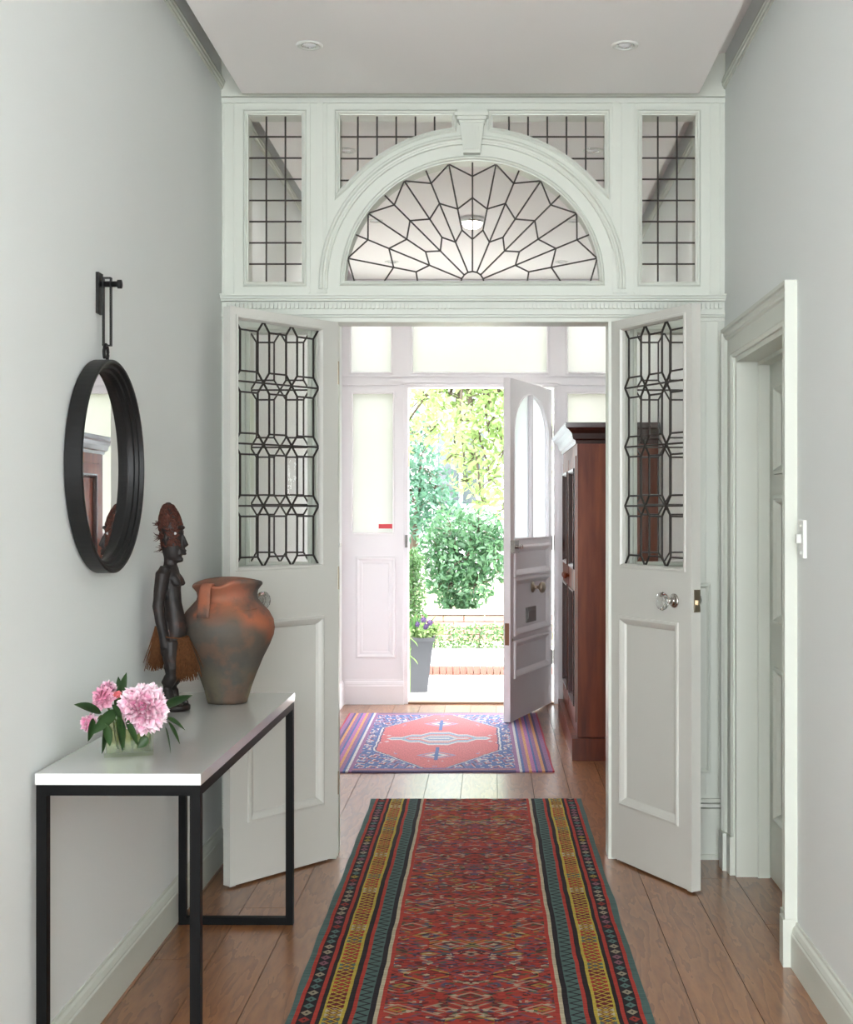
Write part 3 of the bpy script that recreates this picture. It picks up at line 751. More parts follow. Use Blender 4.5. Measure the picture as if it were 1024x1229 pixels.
hp = [(0.106, 0.369), (0.124, 0.366), (0.134, 0.350), (0.136, 0.330), (0.132, 0.308), (0.126, 0.292)]
hp = [(0.098, 0.371), (0.112, 0.372), (0.122, 0.362), (0.126, 0.345), (0.128, 0.325), (0.131, 0.306), (0.134, 0.288), (0.136, 0.272)]
hb = bmesh.new(); rad_ = Vector((math.cos(ha), math.sin(ha), 0)); tan_ = Vector((-math.sin(ha), math.cos(ha), 0)); rr_ = []
for i, (r, h) in enumerate(hp):
    a_, b_ = hp[max(0, i-1)], hp[min(len(hp)-1, i+1)]; d_ = Vector((b_[0]-a_[0], b_[1]-a_[1])).normalized(); n_ = rad_*d_.y*-1+Vector((0, 0, d_.x)); n_ = n_ if n_.length else rad_
    w_ = 0.019+0.0012*i*0.5
    rr_.append([hb.verts.new(rad_*r+Vector((0, 0, h))+tan_*w_*math.cos(2*PI*k/14)+n_*0.0065*math.sin(2*PI*k/14)*(1+0.25*math.cos(4*PI*k/14))) for k in range(14)])
for a_, b_ in zip(rr_, rr_[1:]):
    for k in range(14): hb.faces.new([a_[k], a_[(k+1)%14], b_[(k+1)%14], b_[k]])
hb.faces.new(rr_[0][::-1]); hb.faces.new(rr_[-1])
obj('handle', hb, clay, JR, smooth=True)
cb = bmesh.new(); add_tube(cb, [(0.1185*math.cos(a), 0.1185*math.sin(a), 0.293+0.0004*i) for i, a in enumerate([math.radians(288+i*4) for i in range(12)])], [0.001]+[0.003]*10+[0.001], 6)
obj('shoulder_ridge', cb, clay, JR, smooth=True)

# ------------------------------------------------------------------ carved figure
def fig_mat():
    m, nt, p = new_mat('blackened_wood')
    co = objco(nt); n = noise(nt, co, 22, 4, 0.6)
    nt.links.new(ramp(nt, n, [(0.35, (0.010, 0.009, 0.009)), (0.6, (0.022, 0.016, 0.014)), (0.75, (0.06, 0.022, 0.015))]), p.inputs['Base Color'])
    p.inputs['Roughness'].default_value = 0.5; p.inputs['Specular IOR Level'].default_value = 0.3; bump(nt, p, noise(nt, co, 90, 4), 0.3, 0.002)
    return m
darkwood = fig_mat()
raffia = mat('raffia', (0.115, 0.048, 0.02), 0.9, var=0.7, vscale=150, spec=0.1)
braid = mat('reddish_braid', (0.062, 0.022, 0.015), 0.8, var=0.9, vscale=90, spec=0.2)
ST = thing('carved_figure', 'tall dark carved wooden standing figure with raffia fringes, facing right, on the console table', 'sculpture', (-0.965, 3.865, TZ+0.001), math.radians(-7))
U = lambda x, y: ((x-190)/1734, (1160-y)/1734)
def loft(bm, secs, seg=20):            # secs: (y, x0, x1, halfdepth)
    rings = []
    for y, x0, x1, hd in secs:
        a, z = U(x0-3, y); b, _ = U(x1+3, y); cx_, rx = (a+b)/2, (b-a)/2
        rings.append([bm.verts.new((cx_+rx*math.cos(2*PI*i/seg), hd*math.sin(2*PI*i/seg), z)) for i in range(seg)])
    for a, b in zip(rings, rings[1:]):
        for i in range(seg): bm.faces.new([a[i], a[(i+1)%seg], b[(i+1)%seg], b[i]])
    bm.faces.new(rings[0][::-1]); bm.faces.new(rings[-1])
def fused(name, bm, m, parent, voxel=0.0024, it=3):
    bmesh.ops.recalc_face_normals(bm, faces=bm.faces[:])
    me = bpy.data.meshes.new('tmp'); bm.to_mesh(me); bm.free()
    o = bpy.data.objects.new('tmp', me); C.objects.link(o)
    r = o.modifiers.new('r', 'REMESH'); r.mode = 'VOXEL'; r.voxel_size = voxel
    s = o.modifiers.new('s', 'SMOOTH'); s.factor = 0.5; s.iterations = it
    dg = bpy.context.evaluated_depsgraph_get(); dg.update()
    me2 = bpy.data.meshes.new_from_object(o.evaluated_get(dg)); bpy.data.objects.remove(o)
    me2.name = name; me2.materials.clear(); return link(name, me2, m, parent, True)
def P3(x, y, d): a, z = U(x, y); return (a, d, z)
bm = bmesh.new()
loft(bm, [(78,163,178,.003),(95,148,195,.012),(120,135,213,.020),(155,127,230,.026),(200,124,243,.030),(225,128,246,.031),(260,134,244,.030),(300,139,244,.028),(335,143,243,.025),(362,150,240,.021),(385,165,232,.014)])   # head
loft(bm, [(340,148,215,.018),(380,152,213,.017),(405,150,214,.019),(418,140,218,.030),(440,138,224,.034),(470,138,230,.033),(500,142,234,.030),(540,148,234,.027),(600,155,238,.026),(650,160,250,.028),(700,162,260,.031),(740,164,266,.032),(770,162,260,.032),(800,158,245,.031),(840,160,230,.026)])  # neck, trunk, belly
# nose, brow, lips, chin, breasts, ears
add_tube(bm, [P3(232,225,0), P3(252,262,0), P3(266,300,0), P3(250,312,0)], [.004,.006,.009,.006], 10)
add_tube(bm, [P3(236,208,-.024), P3(252,210,0), P3(236,208,.024)], [.004,.006,.004], 10)
for yy in (330, 346): add_tube(bm, [P3(240,yy,-.013), P3(262,yy,0), P3(240,yy,.013)], [.003,.005,.003], 8)
add_tube(bm, [P3(225,375,0), P3(250,378,0)], [.012,.006], 10)
for s in (-1, 1):
    add_tube(bm, [P3(205,470,s*.016), P3(228,495,s*.018), P3(246,508,s*.02)], [.016,.013,.005], 12)
    add_tube(bm, [P3(180,235,s*.028), P3(176,270,s*.034), P3(182,300,s*.028)], [.005,.007,.004], 8)
    # arm: shoulder, elbow, wrist, hand on the thigh
    add_tube(bm, [P3(176,420,s*.028), P3(164,450,s*.036), P3(152,540,s*.038), P3(143,615,s*.039), P3(154,690,s*.038), P3(168,760,s*.036), P3(172,790,s*.035), P3(176,830,s*.033)], [.018,.021,.019,.0175,.016,.014,.014,.014], 14)
    for k in range(4): add_tube(bm, [P3(160+k*9,825,s*(.040-.002*k)), P3(162+k*9,862,s*.036), P3(166+k*8,888-abs(k-1.5)*8,s*.030)], [.0045,.0042,.003], 6)
    add_tube(bm, [P3(178,800,s*.042), P3(194,826,s*.036), P3(200,848,s*.030)], [.005,.0045,.003], 6)
    # leg: thigh, bent knee, calf, foot
    add_tube(bm, [P3(195,800,s*.016), P3(198,870,s*.020), P3(205,940,s*.021), P3(200,985,s*.020), P3(180,1020,s*.020), P3(178,1060,s*.020), P3(192,1098,s*.020), P3(200,1118,s*.020)], [.027,.026,.023,.021,.020,.019,.0155,.015], 14)
    add_tube(bm, [P3(178,1120,s*.020), P3(205,1112,s*.020), P3(240,1122,s*.022), P3(262,1128,s*.024)], [.010,.013,.010,.006], 10)
fused('body', bm, darkwood, ST)
obj('plinth', lathe([(0.040, 0), (0.043, 0.004), (0.043, 0.014), (0.038, 0.018)], U(212,0)[0], 0, 0, 32), darkwood, ST, smooth=True)
for s in (-1, 1):
    e = obj('eye', lathe([(0.0005, -0.002), (0.004, -0.001), (0.004, 0.001), (0.0005, 0.002)], 0, 0, 0, 10, 'Y'), mat('shell', (0.35, 0.36, 0.36), 0.3), ST); e.location = P3(226, 240, s*.0275)
# braided cap over the skull: short criss-cross cords
bm = bmesh.new(); random.seed(3)
def skull(u, v):      # u angle, v 0 (crown) .. 1 (ear/jaw line)
    ys = 80+v*240
    tab = [(78,163,178,.003),(95,148,195,.012),(120,135,213,.020),(155,127,230,.026),(200,124,243,.030),(225,128,246,.031),(260,134,244,.030),(300,139,244,.028),(335,143,243,.025)]
    for (y0,a0,b0,h0),(y1,a1,b1,h1) in zip(tab, tab[1:]):
        if y0 <= ys <= y1:
            f = (ys-y0)/(y1-y0); a, b, h = a0+(a1-a0)*f, b0+(b1-b0)*f, h0+(h1-h0)*f; break
    xa, z = U(a, ys); xb, _ = U(b, ys); c, r = (xa+xb)/2, (xb-xa)/2
    return Vector((c+(r+.0015)*math.cos(u), (h+.0015)*math.sin(u), z))
for i in range(620):
    u = random.uniform(0, 2*PI); v = random.uniform(0.02, 0.9)
    if abs(math.cos(u)) > 0.8 and math.cos(u) > 0 and v > 0.48: continue
    du = random.choice((-1, 1))*random.uniform(0.25, 0.5); dv = random.uniform(0.04, 0.1)
    add_tube(bm, [skull(u+du*k/3, min(0.98, v+dv*k/3)) for k in range(4)], [.001,.0028,.0028,.001], 5)
for cx_, cy_ in ((128, 195), (130, 262), (140, 320)):
    for i in range(26):
        p = Vector(P3(cx_+6, cy_+random.uniform(-10, 10), random.uniform(-.02, .02))); q = p+Vector((-random.uniform(.008,.026), random.uniform(-.01,.01), random.uniform(-.012,.012)))
        add_tube(bm, [p, (p+q)/2+Vector((0,0,random.uniform(-.003,.003))), q], [.0009,.0008,.0004], 4)
tag(obj('braided_hair', bm, braid, ST), 'reddish braided cords and tufts on the head', kind='stuff')
def fringe(name, x0, x1, y0, y1, spread, dmid, n, label):
    bm = bmesh.new()
    for i in range(n):
        t = random.random(); xx = x0+(x1-x0)*t; d = dmid*random.uniform(-1, 1)
        L = (y1-y0)*random.uniform(0.72, 1.05); ex = xx+spread*(0.4+t)*random.uniform(0.4, 1.3)
        add_tube(bm, [P3(xx, y0+random.uniform(-8, 8), d*0.8), P3((xx+ex)/2+4, y0+L*0.5, d), P3(ex, y0+L, d*1.25)], [.0012,.0016,.0008], 4)
    tag(obj(name, bm, raffia, ST), label, kind='stuff')
fringe('raffia_fringe', 216, 268, 782, 1000, 42, .032, 300, 'reddish brown raffia fringe at the front of the hips')
fringe('raffia_fringe', 148, 112, 728, 945, -30, .028, 240, 'reddish brown raffia fringe at the back of the hips')
bm = bmesh.new(); pts = []
for i in range(25):
    a = 2*PI*i/24; pts.append((U(207,0)[0]+0.040*math.cos(a), 0.046*math.sin(a), U(0,775)[1]-0.004*math.cos(a)))
add_tube(bm, pts, 0.0017, 6); obj('waist_cord', bm, raffia, ST, smooth=True)

# ------------------------------------------------------------------ flowers in a square glass vase
VS = thing('glass_vase', 'low square clear glass vase of water on the near end of the console table', 'vase', (-0.905, 3.19, TZ+0.001), math.radians(18))
s_, h_ = 0.058, 0.088
bm = bmesh.new()
add_plate(bm, rect(-s_, s_, -s_, s_), [rect(-s_+.005, s_-.005, -s_+.005, s_-.005)], 0.010, h_, FZ); add_box(bm, -s_, s_, -s_, s_, 0, 0.010)
obj('glass_body', bm, vase_glass, VS, bevel=0.0015)
obj('water', box(-s_+.0055, s_-.0055, -s_+.0055, s_-.0055, 0.0105, 0.066), water_mat(), VS)
def petal_mat(name, c_in, c_out):
    m, nt, p = new_mat(name)
    at = nd(nt, 'ShaderNodeAttribute', attribute_name='tone')
    co = objco(nt); n = noise(nt, co, 60, 3)
    f = M(nt, 'ADD', at.outputs['Fac'], M(nt, 'MULTIPLY_ADD', n, 0.5, -0.25))
    nt.links.new(ramp(nt, f, [(0.0, c_in), (0.55, tuple((a+b)/2 for a, b in zip(c_in, c_out))), (1.0, c_out)]), p.inputs['Base Color'])
    p.inputs['Roughness'].default_value = 0.6
    try: p.inputs['Subsurface Weight'].default_value = 0.15; p.inputs['Subsurface Radius'].default_value = (0.01, 0.004, 0.005)
    except Exception: pass
    return m
pink = petal_mat('peony_pink', (0.62, 0.15, 0.30), (0.90, 0.74, 0.79))
pinkbud = petal_mat('peony_bud_pink', (0.60, 0.18, 0.30), (0.82, 0.46, 0.56))
coral = petal_mat('coral_pink', (0.65, 0.10, 0.12), (0.80, 0.30, 0.28))
def leaf_mat(name, a, b, tr=0.0):
    m, nt, p = new_mat(name)
    co = objco(nt); n = noise(nt, co, 9, 4, 0.6)
    nt.links.new(ramp(nt, n, [(0.3, a), (0.7, b)]), p.inputs['Base Color']); p.inputs['Roughness'].default_value = 0.4
    if tr:
        tl = nd(nt, 'ShaderNodeBsdfTranslucent'); nt.links.new(ramp(nt, n, [(0.3, tuple(min(1, x*1.6) for x in a)), (0.7, tuple(min(1, x*1.6) for x in b))]), tl.inputs[0])
        mx = nd(nt, 'ShaderNodeMixShader'); mx.inputs[0].default_value = tr
        nt.links.new(p.outputs[0], mx.inputs[1]); nt.links.new(tl.outputs[0], mx.inputs[2]); nt.links.new(mx.outputs[0], nt.nodes['Material Output'].inputs['Surface'])
    return m
leafg = leaf_mat('peony_leaf', (0.025, 0.07, 0.022), (0.06, 0.13, 0.035))
stemg = mat('stem_green', (0.10, 0.16, 0.04), 0.5)
def petals(name, parent, center, R, n, m, seedv, inner=0.25, open_=1.0, facing=Vector((0.1,-1,0.25))):
    random.seed(seedv); bm = bmesh.new(); lay = bm.verts.layers.float.new('tone')
    facing = facing.normalized(); center = Vector(center)
    for i in range(n):
        t = (i+0.5)/n; ph = i*2.39996
        cz = 1-t*(1.62*open_); sr = math.sqrt(max(0, 1-cz*cz))
        u = facing.orthogonal().normalized(); v = facing.cross(u)
        d = (facing*cz + u*sr*math.cos(ph)+v*sr*math.sin(ph)).normalized()
        side = d.cross(facing); side = side.normalized() if side.length > 0.05 else u
        upv = side.cross(d).normalized()
        spin = random.uniform(-0.5, 0.5); sd = (side*math.cos(spin)+upv*math.sin(spin)); up2 = sd.cross(d)
        L = R*random.uniform(0.80, 1.08); wd = R*random.uniform(0.20, 0.34)*(0.75+0.6*t)
        rows_, cols_ = 5, 5; g = []; tn = random.uniform(-.16, .16)
        for r in range(rows_):
            fr = r/(rows_-1); row = []
            rad = L*(inner+(1-inner)*fr); w2 = wd*math.sin(PI*min(1, 0.12+fr*0.78))**0.7
            for c in range(cols_):
                fc_ = c/(cols_-1)*2-1
                curl = 0.30*R*(fc_*fc_)*0.35 + 0.0
                tipc = -R*0.10*max(0, fr-0.7)/0.3
                ruff = R*0.10*math.sin(fc_*5+i)*fr*fr
                p = center + d*(rad - abs(fc_)**2*R*0.10*fr + ruff*0.6) + sd*(w2*fc_) + up2*(curl*0.6+ruff + tipc*0.5+ R*0.16*math.sin(fr*PI*0.5)*t)
                vv = bm.verts.new(p); vv[lay] = min(1, max(0, 0.05+0.62*fr**3+0.45*t*fr+tn)); row.append(vv)
            g.append(row)
        for r in range(rows_-1):
            for c in range(cols_-1): bm.faces.new([g[r][c], g[r][c+1], g[r+1][c+1], g[r+1][c]])
    core = bmesh.ops.create_icosphere(bm, subdivisions=2, radius=R*0.55, matrix=Matrix.Translation(center))
    for v in core['verts']: v[lay] = 0.1
    o = obj(name, bm, m, parent, smooth=True, recalc=False); return tag(o, kind='stuff')
def leaf(parent, base, dirv, L, Wd, droop, m, roll=0.0, name='leaf', rows_=8):
    base = Vector(base); d = Vector(dirv).normalized(); up = Vector((0,0,1))
    side = d.cross(up)
    if side.length < 0.15: side = d.cross(Vector((0,-1,0.2)))
    side.normalize(); nrm = side.cross(d).normalized()
    side = (side*math.cos(roll)+nrm*math.sin(roll)); nrm = side.cross(d).normalized()
    bm = bmesh.new(); g = []
    for r in range(rows_+1):
        f = r/rows_; c = base+d*L*f+Vector((0,0,-droop*L*f*f)); w = Wd*math.sin(PI*(f**0.8))**0.8 if 0 < f < 1 else 0.0004
        g.append([bm.verts.new(c+side*w*k+nrm*(abs(k)*w*0.28)) for k in (-1, -0.5, 0, 0.5, 1)])
    for a, b in zip(g, g[1:]):
        for k in range(4): bm.faces.new([a[k], a[k+1], b[k+1], b[k]])
    bmesh.ops.solidify(bm, geom=bm.faces[:], thickness=0.0006)
    return obj(name, bm, m, parent, smooth=True)
vx, vy, vz = -0.905, 3.19, TZ
def bloom(name, label, cat, cpos, R, n, m, stem_base, leaves, group='peonies in the glass vase', **kw):
    t = thing(name, label, cat, stem_base, 0, group)
    o = Vector(stem_base); c = Vector(cpos)-o
    petals('petals', t, c, R, n, m, sum(map(ord, label)), **kw)
    back = -kw.get('facing', Vector((0.1,-1,0.25))).normalized()*R*0.5
    obj('stem', tube([(0,0,0.0), Vector((c.x*0.15, c.y*0.15, 0.07)), Vector((c.x*0.6, c.y*0.6, max(0.085, c.z*0.75))), c+back*0.6], 0.0027, 8), stemg, t, smooth=True)
    for (b, d, L, Wd, dr, ro) in leaves: leaf(t, Vector(b), d, L, Wd, dr, leafg, ro)
    return t
ZB = TZ+0.0125
def W(px_, py_, dpt): return ((px_-592)*dpt/1545, dpt, 1.36+(612-py_)*dpt/1545)
def L4(p_, q_, dep0, dep1, base):       # leaf from two measured points
    a, b = Vector(W(*p_, dep0)), Vector(W(*q_, dep1)); return (a-Vector(base), b-a, (b-a).length)
sb1 = (vx+0.015, vy-0.01, ZB)
def lv(lst, base):
    out = []
    for p_, q_, d0, d1, wd, dr, ro in lst:
        a, d, L = L4(p_, q_, d0, d1, base); d = d+Vector((0,0,dr*L)); out.append((a, d, L, wd, dr, ro))
    return out
bloom('peony', 'large open pale pink peony bloom facing the camera, right of the vase', 'flower', W(172, 850, 3.12), 0.062, 190, pink, sb1,
      lv([((196,852),(233,833),3.14,3.10,.016,.12,.6), ((200,862),(221,876),3.13,3.10,.010,.2,1.1), ((198,872),(204,901),3.10,3.08,.011,.15,1.2), ((202,866),(214,890),3.16,3.16,.007,.15,1.0), ((178,885),(166,897),3.09,3.08,.012,.1,1.3)], sb1))
sb2 = (vx-0.02, vy-0.015, ZB)
bloom('peony', 'half-open pink peony at the upper left of the bouquet', 'flower', W(124, 838, 3.15), 0.030, 60, pinkbud, sb2,
      lv([((122,856),(87,845),3.13,3.07,.014,.12,.9), ((138,850),(152,807),3.16,3.14,.012,.0,1.2), ((146,842),(142,812),3.2,3.22,.011,.0,.9), ((140,852),(112,880),3.10,3.05,.015,.1,1.2)], sb2), facing=Vector((-.3,-.8,.6)))
sb3 = (vx-0.03, vy+0.01, ZB)
bloom('peony', 'small pink peony low at the left side of the bouquet', 'flower', W(108, 868, 3.12), 0.025, 60, pink, sb3,
      lv([((112,862),(106,888),3.09,3.06,.012,.1,1.2), ((125,872),(122,905),3.10,3.06,.014,.0,1.3), ((126,868),(132,896),3.07,3.07,.013,.0,1.3)], sb3), facing=Vector((-.6,-.8,.1)))
sb4 = (vx+0.005, vy+0.02, ZB)
bloom('peony', 'pale pink peony at the top left behind the bud', 'flower', W(130, 829, 3.20), 0.026, 60, pink, sb4, [], facing=Vector((-.1,-.7,.8)))
sb5 = (vx+0.0, vy-0.03, ZB)
bloom('coral_bud', 'tiny coral red bud beside the large peony', 'flower', W(141, 834, 3.14), 0.011, 24, coral, sb5,
      lv([((141,858),(147,902),3.06,3.07,.019,.0,1.3), ((150,862),(166,896),3.08,3.07,.012,.0,1.3), ((134,846),(146,872),3.09,3.07,.02,.1,1.2)], sb5), facing=Vector((0,-.7,.8)))

# ------------------------------------------------------------------ wardrobe in the vestibule
WD = thing('wardrobe', 'tall dark mahogany wardrobe with moulded cornice against the right vestibule wall', 'wardrobe', (0.66, 7.71, 0))
wx0, wx1, wy0, wy1 = -0.202, 0.238, -0.71, 0.71
obj('carcass', box(wx0+0.022, wx1, wy0, wy1, 0.125, 1.72), mahogany, WD, bevel=0.003)
obj('plinth', box(wx0-0.03, wx1, wy0-0.025, wy1+0.025, 0, 0.12), mahogany, WD, bevel=0.005)
cp = [(0,0),(0.008,0),(0.012,0.018),(0.026,0.026),(0.032,0.055),(0.050,0.075),(0.066,0.085),(0.068,0.112),(0,0.112)]
path = [(wx1, wy0), (wx0, wy0), (wx0, wy1), (wx1, wy1)]
FW = lambda a, b, c: (a, b, 1.72+c)
bm = mould(path[::1], [(a, b) for a, b in cp], FW, False)
obj('cornice', bm, dark_mahogany, WD)
obj('top_board', box(wx0, wx1, wy0, wy1, 1.721, 1.83), dark_mahogany, WD)
FWD = lambda a, b, c: (wx0-c, a, b)
obj('face_frame', plate(rect(wy0, wy1, 0.125, 1.72), [rect(wy0+0.07, -0.01, 0.19, 1.66), rect(0.01, wy1-0.07, 0.19, 1.66)], -0.022, 0, FWD), mahogany, WD)
for a, b in ((wy0+0.073, -0.013), (0.013, wy1-0.073)):
    ph = [rect(a+0.09, b-0.09, 0.28, 0.90), rect(a+0.09, b-0.09, 1.04, 1.58)]
    d = obj('wardrobe_door', plate(rect(a, b, 0.193, 1.657), ph, -0.02, 0.006, FWD), mahogany, WD)
    for h in ph:
        obj('door_panel', plate(rect(h[0][0]-.003, h[1][0]+.003, h[0][1]-.003, h[2][1]+.003), [], -0.018, -0.010, FWD), mahogany, d)
        obj('panel_moulding', mould(h, [(-0.012,0.006),(-0.010,0.014),(0,0.014),(0.012,0.0),(0.018,-0.010),(0,-0.010)], FWD), dark_mahogany, d)
    kk = b-0.045 if a < -0.1 else a+0.045
    kb = obj('knob', lathe([(0.008, -0.006), (0.007, -0.018), (0.015, -0.024), (0.018, -0.034), (0.012, -0.042), (0.002, -0.044)], 0, 0, 0, 18, 'X'), mahogany, d, smooth=True)
    kb.location = (wx0, kk, 0.97)

# ------------------------------------------------------------------ rugs
class G:                       # tiny expression builder for the woven patterns
    def __init__(s, nt):
        s.nt = nt; co = objco(nt); sp = nd(nt, 'ShaderNodeSeparateXYZ'); nt.links.new(co, sp.inputs[0]); s.x, s.y = sp.outputs[0], sp.outputs[1]; s.co = co
    def __getattr__(s, op): return lambda *a: M(s.nt, {'add':'ADD','sub':'SUBTRACT','mul':'MULTIPLY','div':'DIVIDE','absv':'ABSOLUTE','fract':'FRACT','floor':'FLOOR','lt':'LESS_THAN','gt':'GREATER_THAN','mn':'MINIMUM','mx':'MAXIMUM','pp':'PINGPONG'}[op], *a)
    def between(s, v, a, b): return s.mul(s.gt(v, a), s.lt(v, b))
    def rnd(s, a, b=0.0):
        cb = nd(s.nt, 'ShaderNodeCombineXYZ'); plug(s.nt, cb.inputs[0], a); plug(s.nt, cb.inputs[1], b)
        w = nd(s.nt, 'ShaderNodeTexWhiteNoise', noise_dimensions='2D'); s.nt.links.new(cb.outputs[0], w.inputs['Vector']); return w.outputs['Value']
RED, DRED, BLK, TEAL, YEL, CRM, BLU, GRN = (0.36,0.042,0.03), (0.13,0.018,0.02), (0.022,0.017,0.02), (0.075,0.125,0.115), (0.42,0.31,0.05), (0.42,0.36,0.25), (0.05,0.07,0.13), (0.06,0.09,0.05)
PAL = [(0, RED), (0.2, DRED), (0.32, BLK), (0.44, CRM), (0.55, BLU), (0.68, GRN), (0.8, YEL), (0.88, RED)]
def runner_mat():
    m, nt, p = new_mat('woven_runner'); g = G(nt)
    wob = M(nt, 'MULTIPLY_ADD', noise(nt, g.co, 5, 2), 0.012, -0.006)
    x = g.add(g.x, wob); y = g.y
    v = g.mn(g.add(x, 0.489), g.sub(0.489, x)); u = g.div(v, 0.978)
    band = ramp(nt, u, [(0, TEAL), (0.018, RED), (0.030, BLK), (0.070, RED), (0.082, BLK), (0.090, YEL), (0.105, DRED), (0.142, YEL), (0.156, BLK), (0.168, RED), (0.182, TEAL), (0.222, BLK), (0.236, CRM), (0.249, RED), (0.262, RED)], 'CONSTANT')
    # motifs in the black band
    fy = g.fract(g.mul(y, 21.0)); cy = g.floor(g.mul(y, 21.0))
    dm = g.add(g.mul(g.absv(g.sub(fy, 0.5)), 1.0), g.mul(g.absv(g.sub(u, 0.050)), 26.0))
    c1 = ramp(nt, g.rnd(cy, 1.0), [(0, CRM), (0.3, (0.30,0.12,0.16)), (0.55, (0.12,0.22,0.2)), (0.75, RED), (0.9, YEL)], 'CONSTANT')
    msk = g.mul(g.between(dm, 0.12, 0.42), g.mul(g.between(u, 0.031, 0.069), 0.65))
    col = mix(nt, msk, band, c1)
    # zigzag lozenges between the yellow lines
    fz2 = g.pp(g.mul(y, 34.0), 1.0); z2 = g.absv(g.sub(g.mul(g.sub(u, 0.1235), 27.0), g.sub(g.mul(fz2, 1.0), 0.5)))
    z3 = g.absv(g.add(g.mul(g.sub(u, 0.1235), 27.0), g.sub(g.mul(fz2, 1.0), 0.5)))
    inb = g.between(u, 0.100, 0.147)
    c2 = ramp(nt, g.rnd(g.floor(g.mul(y, 17.0)), 4.0), [(0, RED), (0.3, TEAL), (0.5, DRED), (0.7, CRM), (0.85, RED)], 'CONSTANT')
    col = mix(nt, g.mul(inb, g.between(g.mn(z2, z3), 0.26, 0.6)), col, c2)
    col = mix(nt, g.mul(inb, g.lt(g.mn(z2, z3), 0.10)), col, YEL)
    # zigzag on teal
    z4 = g.absv(g.sub(g.mul(g.sub(u, 0.202), 30.0), g.sub(g.pp(g.mul(y, 48.0), 1.0), 0.5)))
    col = mix(nt, g.mul(g.between(u, 0.184, 0.221), g.lt(z4, 0.17)), col, BLK)
    # field: rows of serrated lozenges
    inf = g.gt(u, 0.262)
    ax = g.absv(x)
    s1 = g.mul(ax, 7.6); s2 = g.mul(y, 11.5)
    row = g.floor(s2); ox = g.mul(g.fract(g.mul(row, 0.5)), 1.0)
    a = g.absv(g.sub(g.fract(g.add(s1, ox)), 0.5)); b = g.absv(g.sub(g.fract(s2), 0.5))
    d = g.add(a, b)
    qd = g.floor(g.mul(d, 9.0)); cell = g.floor(g.add(s1, ox))
    rc = ramp(nt, g.rnd(g.add(qd, g.mul(cell, 7.0)), g.add(row, 3.0)), PAL, 'CONSTANT')
    vo = nd(nt, 'ShaderNodeTexVoronoi', distance='MANHATTAN'); mp = nd(nt, 'ShaderNodeCombineXYZ')
    plug(nt, mp.inputs[0], g.mul(ax, 52.0)); plug(nt, mp.inputs[1], g.mul(y, 95.0)); nt.links.new(mp.outputs[0], vo.inputs['Vector']); vo.inputs['Scale'].default_value = 1
    vc = ramp(nt, M(nt, 'FRACT', M(nt, 'MULTIPLY', vo.outputs['Color'], 5.7)), [(0, RED), (0.34, DRED), (0.46, BLK), (0.56, RED), (0.66, GRN), (0.74, CRM), (0.80, BLU), (0.9, RED)], 'CONSTANT')
    fieldc = mix(nt, g.mul(g.gt(g.fract(g.mul(qd, 0.5)), 0.2), 0.6), vc, rc)
    fieldc = mix(nt, 0.12, fieldc, (0.26,0.06,0.04))
    col = mix(nt, inf, col, fieldc)
    # weft streaks
    mp2 = nd(nt, 'ShaderNodeMapping'); nt.links.new(g.co, mp2.inputs[0]); mp2.inputs['Scale'].default_value = (14, 260, 1)
    st = noise(nt, mp2.outputs[0], 1.0, 3, 0.6)
    col = mix(nt, 1.0, col, ramp(nt, st, [(0.25, (0.55,0.55,0.55)), (0.75, (1.35,1.35,1.35))]), 'MULTIPLY')
    nt.links.new(col, p.inputs['Base Color']); p.inputs['Roughness'].default_value = 0.9; p.inputs['Specular IOR Level'].default_value = 0.15
    bump(nt, p, st, 0.5, 0.003)
    return m
def rug(name, label, x0, x1, y0, y1, m, rot=0, wav=0.004, nx=40, ny=80, thick=0.006, seedv=1):
    cx_, cy_ = (x0+x1)/2, (y0+y1)/2; hx, hy = (x1-x0)/2, (y1-y0)/2
    bm = bmesh.new(); T, B = [], []
    for j in range(ny+1):
        rt, rb = [], []
        for i in range(nx+1):
            x, y = -hx+2*hx*i/nx, -hy+2*hy*j/ny
            ex = wav*mnoise.noise(Vector((seedv, y*3.1, i > nx/2))) ; ey = wav*mnoise.noise(Vector((x*3.7, seedv, 5)))
            xx, yy = x+ex*2, y+ey*2
            z = 0.0006+thick+0.0012*mnoise.noise(Vector((x*6, y*4, seedv)))
            rt.append(bm.verts.new((xx, yy, z))); rb.append(bm.verts.new((xx, yy, 0.0006)))
        T.append(rt); B.append(rb)
    for j in range(ny):
        for i in range(nx):
            bm.faces.new([T[j][i], T[j][i+1], T[j+1][i+1], T[j+1][i]]); bm.faces.new([B[j][i], B[j+1][i], B[j+1][i+1], B[j][i+1]])
    for j in range(ny):
        bm.faces.new([T[j][0], T[j+1][0], B[j+1][0], B[j][0]]); bm.faces.new([T[j][nx], B[j][nx], B[j+1][nx], T[j+1][nx]])
    for i in range(nx):
        bm.faces.new([T[0][i], B[0][i], B[0][i+1], T[0][i+1]]); bm.faces.new([T[ny][i], T[ny][i+1], B[ny][i+1], B[ny][i]])
    o = obj(name, bm, m); o.location = (cx_, cy_, 0); o.rotation_euler = (0, 0, rot)
    return tag(o, label, 'rug')
rug('runner_rug', 'long red woven runner rug with teal, black and yellow striped borders, in the hall', -0.555, 0.423, 1.9, 6.035, runner_mat(), rot=math.radians(0.35), ny=120)
